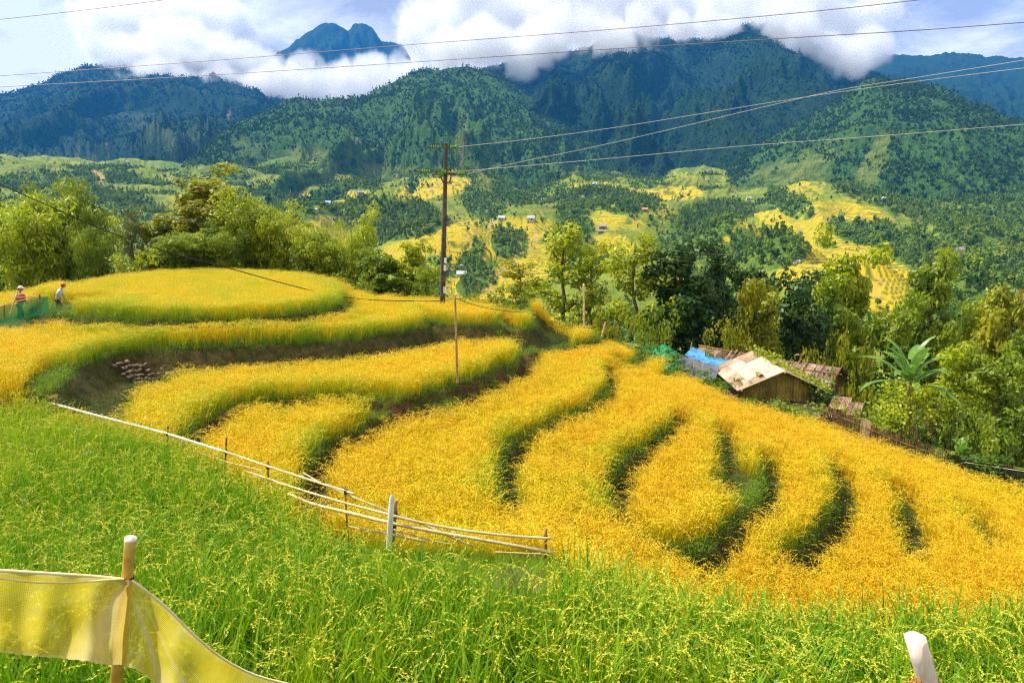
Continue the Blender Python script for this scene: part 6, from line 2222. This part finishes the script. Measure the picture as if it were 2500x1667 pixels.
def person(u, vhead, d, lean, face, shirt, trousers, hat, hatcol, label):
    """A walker about 1.6 m tall; lean tips the trunk forward, face turns the body."""
    top = at_d(u, vhead, d)
    H = 1.60
    e = empty('person', (top.x, top.y, top.z - H * math.cos(lean * .6)), face, label=label, cat='person', group=None)
    def P(x, y, z):                                  # y forward; the part above the hip leans
        if z > .86:
            k = z - .86
            return (x, y + k * math.sin(lean), .86 + k * math.cos(lean))
        return (x, y, z)
    J, E = [], []
    def j(p, r, prev=None):
        J.append((P(*p), r))
        if prev is not None:
            E.append((prev, len(J) - 1))
        return len(J) - 1
    pel = j((0, 0, .86), .115)
    ch = j((0, .01, 1.08), (.13, .10), pel)
    sh = j((0, 0, 1.17), (.12, .085), ch)
    nk = j((0, .01, 1.36), .048, sh)
    j((0, .025, 1.42), .05, nk)
    hands = []
    for s in (-1, 1):
        a = j((s * .17, 0, 1.28), .052, sh)
        b = j((s * .22, .03 - .06 * s, 1.03), .042, a)
        c = j((s * .21, .17 - .08 * s, .84), .030, b)
        w = j((s * .205, .22 - .08 * s, .80), .026, c)
        for q in range(4):
            f0 = j((s * .205 + (q - 1.5) * .016, .25 - .08 * s, .755), .0085, w)
            j((s * .205 + (q - 1.5) * .015, .265 - .08 * s, .71 + .006 * abs(q - 1.4)), .007, f0)
        j((s * .205 - s * .038, .245 - .08 * s, .775), .009, w)
        h = j((s * .085, 0, .80), .085, pel)
        k = j((s * .09, .05 + .10 * s, .46), .056, h)
        f = j((s * .09, -.03 + .14 * s, .08), .038, k)
        j((s * .09, .12 + .14 * s, .03), .035, f)
    skin_mesh('body', J, E, M_skin, e)
    # clothes
    S = [(P(0, 0, .80), .105), (P(0, .01, 1.05), (.158, .122)), (P(0, 0, 1.17), (.145, .105)), (P(0, .005, 1.345), .06)]
    SE = [(0, 1), (1, 2), (2, 3)]
    for s in (-1, 1):
        i = len(S)
        S += [(P(s * .175, 0, 1.285), .068), (P(s * .222, .02 - .05 * s, 1.08), .062)]
        SE += [(2, i), (i, i + 1)]
    skin_mesh('shirt', S, SE, shirt, e)
    T = [((0, 0, .90), .130)]
    TE = []
    for s in (-1, 1):
        i = len(T)
        T += [((s * .085, 0, .78), .105), ((s * .09, .05 + .10 * s, .46), .075), ((s * .09, -.03 + .14 * s, .13), .058)]
        TE += [(0, i), (i, i + 1), (i + 1, i + 2)]
    skin_mesh('trousers', T, TE, trousers, e)
    hc = np.array(P(0, .045, 1.50))
    def head(a):
        V, Fc = [], []
        n, m = 12, 10
        for q in range(m + 1):
            ph = math.pi * q / m
            for k in range(n):
                t = 2 * math.pi * k / n
                x, y, z = math.sin(ph) * math.cos(t), math.sin(ph) * math.sin(t), math.cos(ph)
                jaw = 1 - .22 * max(0, -z)
                nose = .022 if (y > .8 and abs(x) < .3 and -.35 < z < .1) else 0
                eye = -.010 if (y > .6 and .2 < abs(x) < .65 and 0 < z < .35) else 0
                V.append(hc + np.array([x * .076 * jaw, y * (.092 + eye) * (jaw if y > 0 else 1) + nose * (y > 0), z * .112]))
        for q in range(m):
            for k in range(n):
                Fc.append((q * n + k, (q + 1) * n + k, (q + 1) * n + (k + 1) % n, q * n + (k + 1) % n))
        a.add((V, Fc))
        for s in (-1, 1):
            box(a, hc + np.array([s * .077, -.005, -.01]), .014, .03, .05)
    one('head', head, M_skin, e, True)
    one('eyes', lambda a: [box(a, hc + np.array([s * .032, .088, .018]), .02, .008, .01) for s in (-1, 1)], M_ink, e)
    one('mouth', lambda a: box(a, hc + np.array([0, .083, -.055]), .04, .008, .01), M_lip, e)
    def hair(a):
        V, Fc = tube([hc + np.array([0, -.012, .122]), hc + np.array([0, -.014, .10]), hc + np.array([0, -.018, .05]), hc + np.array([0, -.026, -.02]), hc + np.array([0, -.034, -.07])], [.02, .06, .086, .083, .06], 12)
        a.add((V, Fc))
    one('hair', hair, M_hair, e, True)
    def cap(a):
        V, Fc = tube([hc + np.array([0, 0, .142]), hc + np.array([0, 0, .132]), hc + np.array([0, 0, .10]), hc + np.array([0, 0, .045])], [.01, .055, .09, .102], 14)
        Fc.append(tuple(range(13, -1, -1)))
        a.add((V, Fc))
        if hat == 'cap':
            V = []
            for z in (0, -.008):
                for k in range(9):
                    t = math.pi * (.18 + .64 * k / 8)
                    V.append(hc + np.array([math.cos(t) * .09, math.sin(t) * .09, .055 + z]))
                for k in range(9):
                    t = math.pi * (.18 + .64 * k / 8)
                    V.append(hc + np.array([math.cos(t) * .10, .055 + math.sin(t) * .14, .038 + z]))
            a.add((V, [(k, k + 1, 10 + k, 9 + k) for k in range(8)] + [(18 + k, 27 + k, 28 + k, 19 + k) for k in range(8)] + [(9 + k, 10 + k, 28 + k, 27 + k) for k in range(8)]))
    one('cap', cap, hatcol, e, True)
    return e


M_skin = mat('skin', lambda t: t.out((0.52, 0.30, 0.19), .55))
M_lip = mat('lips', lambda t: t.out((0.40, 0.16, 0.13), .5))
M_hair = mat('black_hair', lambda t: t.out((0.02, 0.014, 0.01), .5))
M_cap_w = mat('white_cap', lambda t: t.out((0.82, 0.82, 0.80), .7))
M_cap_o = mat('orange_cap', lambda t: t.out((0.72, 0.20, 0.03), .7))
M_dark_tr = mat('dark_trousers', lambda t: t.out((0.04, 0.05, 0.07), .8))


def _mstripe(t):
    w = t.n('ShaderNodeTexWave')
    w.bands_direction = 'Z'
    w.inputs['Scale'].default_value = 9.0
    w.inputs['Distortion'].default_value = 3.0
    t.set(w.inputs[0], t.objco())
    t.out(t.mix(t.math('GREATER_THAN', w.outputs['Fac'], .5), (0.72, 0.78, 0.80), (0.03, 0.06, 0.10)), .8)


M_stripe = mat('striped_shirt', _mstripe)
M_bshirt = mat('pale_blue_shirt', lambda t: t.out(t.ramp(t.noise(t.objco(), 5, 2), [(.4, (0.42, 0.68, 0.78)), (.6, (0.72, 0.84, 0.90))]), .8))
M_bag = mat('red_bag', lambda t: t.out((0.42, 0.06, 0.045), .7))
_p1 = person(41, 700, 31.0, .16, R(-78), M_stripe, M_dark_tr, 'cap', M_cap_w, 'person in a white cap and striped shirt walking behind the green net fence')
_p2 = person(136, 692, 32.5, .42, R(-70), M_bshirt, M_dark_tr, 'hat', M_cap_o, 'person with orange headwear and pale blue shirt bending forward beside the top terrace')
_bg = Acc()
_V, _Fc = tube([(0, 0, -.20), (0, 0, -.17), (0, 0, -.05), (0, 0, .10), (0, 0, .17), (0, 0, .19)], [.05, .14, .17, .16, .10, .03], 10)
_bg.add((_V, _Fc))
_bo = link('shoulder_bag', _bg.mesh('shoulder_bag', True), M_bag, None, label='red bag carried in front by the walker in the white cap', cat='bag')
_bo.location = at_d(53, 727, 30.8)
_bo.scale = (1, .7, 1)


def left_fence():
    p = at_d(60, 760, 29.5)
    e = empty('net_fence', (p.x, p.y, gz(p.x, p.y)), 0, label='green net fence with bamboo rails in front of the two walkers', cat='fence')
    L = lambda u, v, d: np.array(at_d(u, v, d) - e.location)
    for pts, r in (([(-60, 768, 29.3), (0, 746, 29.5), (40, 738, 29.6), (85, 725, 29.8)], .028), ([(20, 728, 29.9), (60, 725, 30.0), (118, 721, 30.1)], .022)):
        one('rail', lambda a: bar(a, L(*pts[0]), L(*pts[-1]), r, r, 6, -.04 if r > .025 else 0, 6), M_bamboo, e)
    one('leaning_stick', lambda a: bar(a, L(24, 766, 29.4), L(44, 712, 29.6), .022), M_bamboo, e)
    for (u, v0, v1) in ((10, 742, 775), (97, 718, 765), (-40, 745, 790)):
        one('post', lambda a: bar(a, L(u, v1, 29.6), L(u, v0, 29.6), .028), M_stake, e)
    c = cover('net', [(-60, 770, 29.5), (10, 746, 29.6), (40, 741, 29.7), (95, 727, 29.9), (118, 723, 30.1)], [(-60, 800, 29.5), (10, 790, 29.6), (40, 785, 29.7), (95, 770, 29.9), (118, 765, 30.1)], M_green2, None, None, 30, 6, .04, 12, .0)
    c.data.transform(Matrix.Translation(-e.location))
    c.parent = e


M_green2 = net_mat('green_fence_net', (0.010, 0.20, 0.07), .6)
left_fence()

# ---------------------------------------------------------------- small white petals caught in the green rice
def petals():
    r = np.random.default_rng(9)
    sp = [(207, 1085), (212, 1107), (224, 1103), (323, 1133), (327, 1145), (330, 1265), (182, 1052), (480, 1250), (62, 1220), (962, 1468), (1003, 1505), (1160, 1530), (466, 1372), (485, 1374), (1982, 1520), (2420, 1588)]
    V, Fc = [], []
    for u, v in sp:
        x, y = (float(q) for q in on_z(u, v, -4.98))
        for k in range(3):
            c = np.array([x, y, -4.98]) + r.normal(0, .015, 3)
            a, b = r.normal(0, 1, 3), r.normal(0, 1, 3)
            a, b = a / np.linalg.norm(a) * .022, b / np.linalg.norm(b) * .016
            o = len(V)
            V += [c - a, c - b, c + a, c + b]
            Fc.append((o, o + 1, o + 2, o + 3))
    link('petals', np_mesh('petals', V, Fc, False), M_petal, label='small white petals caught on the green rice', kind='stuff')


M_petal = mat('white_petal', lambda t: t.out((0.82, 0.80, 0.84), .6, trans=.3))
petals()
# ---------------------------------------------------------------- clouds resting on the mountains, haze
def cloud_mat(dens):
    m = bpy.data.materials.new('cloud')
    m.use_nodes = True
    t = NT(m.node_tree)
    v = t.n('ShaderNodeVolumePrincipled')
    v.inputs['Color'].default_value = (1, 1, 1, 1)
    v.inputs['Density'].default_value = dens
    v.inputs['Anisotropy'].default_value = 0.2
    o = t.n('ShaderNodeOutputMaterial')
    t.set(o.inputs['Volume'], v.outputs[0])
    return m


def cloud_bank(label, puffs, voxel, nscale, amp, dens, seed):
    """puffs: (x, y, z, r).  A volume grid whose density is 1 - distance/radius to the puffs, broken up by noise."""
    puffs = np.array(puffs, float)
    me = bpy.data.meshes.new('clouds')
    me.from_pydata([tuple(p[:3]) for p in puffs], [], [])
    me.attributes.new('r', 'FLOAT', 'POINT').data.foreach_set('value', puffs[:, 3].astype(np.float32))
    o = link('clouds', me, cloud_mat(dens), label=label, kind='stuff')
    rm = puffs[:, 3].max() * 1.25
    lo, hi = puffs[:, :3].min(0) - rm, puffs[:, :3].max(0) + rm
    ng = bpy.data.node_groups.new('cloud_grid', 'GeometryNodeTree')
    ng.interface.new_socket('Geometry', in_out='INPUT', socket_type='NodeSocketGeometry')
    ng.interface.new_socket('Geometry', in_out='OUTPUT', socket_type='NodeSocketGeometry')
    N, L = ng.nodes.new, ng.links.new
    gi, go = N('NodeGroupInput'), N('NodeGroupOutput')
    pos = N('GeometryNodeInputPosition')
    near = N('GeometryNodeSampleNearest')
    near.domain = 'POINT'
    L(gi.outputs[0], near.inputs[0])
    L(pos.outputs[0], near.inputs[1])
    sr = N('GeometryNodeSampleIndex')
    sr.data_type, sr.domain = 'FLOAT', 'POINT'
    L(gi.outputs[0], sr.inputs[0])
    na = N('GeometryNodeInputNamedAttribute')
    na.data_type = 'FLOAT'
    na.inputs[0].default_value = 'r'
    L(na.outputs[0], sr.inputs[1])
    L(near.outputs[0], sr.inputs['Index'])
    prox = N('GeometryNodeProximity')
    prox.target_element = 'POINTS'
    L(gi.outputs[0], prox.inputs[0])
    def m(op, a, b=None, c=False):
        n = N('ShaderNodeMath')
        n.operation, n.use_clamp = op, c
        for i, q in enumerate((a, b)):
            if q is None:
                continue
            if isinstance(q, (int, float)):
                n.inputs[i].default_value = q
            else:
                L(q, n.inputs[i])
        return n.outputs[0]
    sep = N('ShaderNodeSeparateXYZ')
    L(pos.outputs[0], sep.inputs[0])
    tn = N('ShaderNodeTexNoise')
    off = N('ShaderNodeVectorMath')
    off.operation = 'ADD'
    L(pos.outputs[0], off.inputs[0])
    off.inputs[1].default_value = (seed * 1310.0, seed * 777.0, 0)
    L(off.outputs[0], tn.inputs['Vector'])
    tn.inputs['Scale'].default_value, tn.inputs['Detail'].default_value, tn.inputs['Roughness'].default_value = nscale, 6.0, 0.62
    shape = m('SUBTRACT', 1.0, m('DIVIDE', prox.outputs['Distance'], sr.outputs[0]))
    d = m('ADD', shape, m('MULTIPLY', m('SUBTRACT', tn.outputs['Fac'], 0.5), amp))
    d = m('MULTIPLY', m('MULTIPLY', d, 2.2, False), 1.0, True)
    vc = N('GeometryNodeVolumeCube')
    L(d, vc.inputs['Density'])
    vc.inputs['Min'].default_value, vc.inputs['Max'].default_value = tuple(lo), tuple(hi)
    for k, a in zip(('Resolution X', 'Resolution Y', 'Resolution Z'), hi - lo):
        vc.inputs[k].default_value = max(8, int(a / voxel))
    sm = N('GeometryNodeSetMaterial')
    L(vc.outputs[0], sm.inputs[0])
    sm.inputs['Material'].default_value = o.data.materials[0]
    L(sm.outputs[0], go.inputs[0])
    o.modifiers.new('grid', 'NODES').node_group = ng
    return o


def puff_line(pts, n, rs, jit, seed):
    """n puffs scattered along a line of photo points (u, v, distance)."""
    r = np.random.default_rng(seed)
    pts = np.array(pts, float)
    s = np.linspace(0, len(pts) - 1, n) + r.uniform(-.3, .3, n)
    s = np.clip(s, 0, len(pts) - 1)
    out = []
    for q in s:
        u, v, d = (np.interp(q, np.arange(len(pts)), pts[:, k]) for k in range(3))
        p = at_d(u, v, d)
        j = r.normal(0, 1, 3) * jit
        out.append((p.x + j[0], p.y + j[1] * .6, p.z + j[2] * .5, r.uniform(*rs)))
    return out


cloud_bank('white cloud lying against the dark left mountain and under the twin peak',
           puff_line([(345, 215, 3650), (420, 222, 3650), (520, 228, 3700), (620, 222, 3750), (700, 212, 3800), (800, 208, 3900), (900, 190, 3900), (985, 176, 3900)], 80, (75, 135), 42, 3)
           + puff_line([(300, 120, 3900), (420, 130, 3900), (520, 140, 3900), (580, 160, 3900)], 34, (100, 165), 60, 13)
           + puff_line([(230, 60, 4600), (350, 65, 4600), (450, 70, 4600), (530, 60, 4600)], 26, (150, 220), 70, 14)
           + puff_line([(1040, 95, 4400), (1060, 60, 4400), (1090, 90, 4400)], 10, (110, 150), 40, 15),
           11, 0.0055, 3.4, 0.014, 1)
cloud_bank('white cloud capping the big mountain above the valley',
           puff_line([(1080, 110, 2950), (1200, 110, 2900), (1280, 120, 2850), (1340, 96, 2900), (1480, 88, 2950), (1540, 92, 2950)], 44, (55, 100), 38, 4)
           + puff_line([(1060, 50, 3500), (1250, 40, 3500), (1450, 28, 3500), (1640, 15, 3500), (1900, 5, 3500), (2080, 40, 3500)], 40, (110, 180), 55, 16)
           + puff_line([(1640, 60, 3000), (1720, 66, 3000), (1760, 80, 2950)], 14, (45, 75), 25, 5)
           + puff_line([(1880, 30, 2750), (1940, 80, 2700), (2000, 120, 2650), (2090, 135, 2650), (2115, 115, 2700)], 26, (42, 80), 24, 6),
           9, 0.0065, 3.4, 0.018, 2)

HZ = bpy.data.materials.new('haze')
HZ.use_nodes = True
_t = NT(HZ.node_tree)
_v = _t.n('ShaderNodeVolumePrincipled')
_v.inputs['Color'].default_value = (0.04, 0.36, 1.0, 1)
_v.inputs['Density'].default_value = 7.5e-5
_t.set(_t.n('ShaderNodeOutputMaterial').inputs['Volume'], _v.outputs[0])


def haze(x0, x1, y0, y1, z0, z1):
    me = bpy.data.meshes.new('haze')
    bm = bmesh.new()
    bmesh.ops.create_cube(bm, size=1.0, matrix=Matrix.Translation(((x0 + x1) / 2, (y0 + y1) / 2, (z0 + z1) / 2)) @ Matrix.Diagonal((x1 - x0, y1 - y0, z1 - z0, 1)))
    bm.to_mesh(me)
    bm.free()
    return link('haze', me, HZ, label='thin blue air filling the valley', kind='stuff')


def deck():
    """The cloud layer over the mountains, left out; their shade is in the forest colours."""
    r = np.random.default_rng(44)
    P = []
    for k in range(150):
        x, y = r.uniform(-5200, 4600), r.uniform(1900, 6600)
        if fbm(np.array([x / 1400.]), np.array([y / 1400.]), 2, 77)[0] < -.30:
            continue
        P.append((x, y, 1750 + 0.24 * max(0, y - 2600) + r.normal(0, 60), r.uniform(260, 460)))
    return P


haze(-6500, 6500, -60, 7200, -400, 2150)
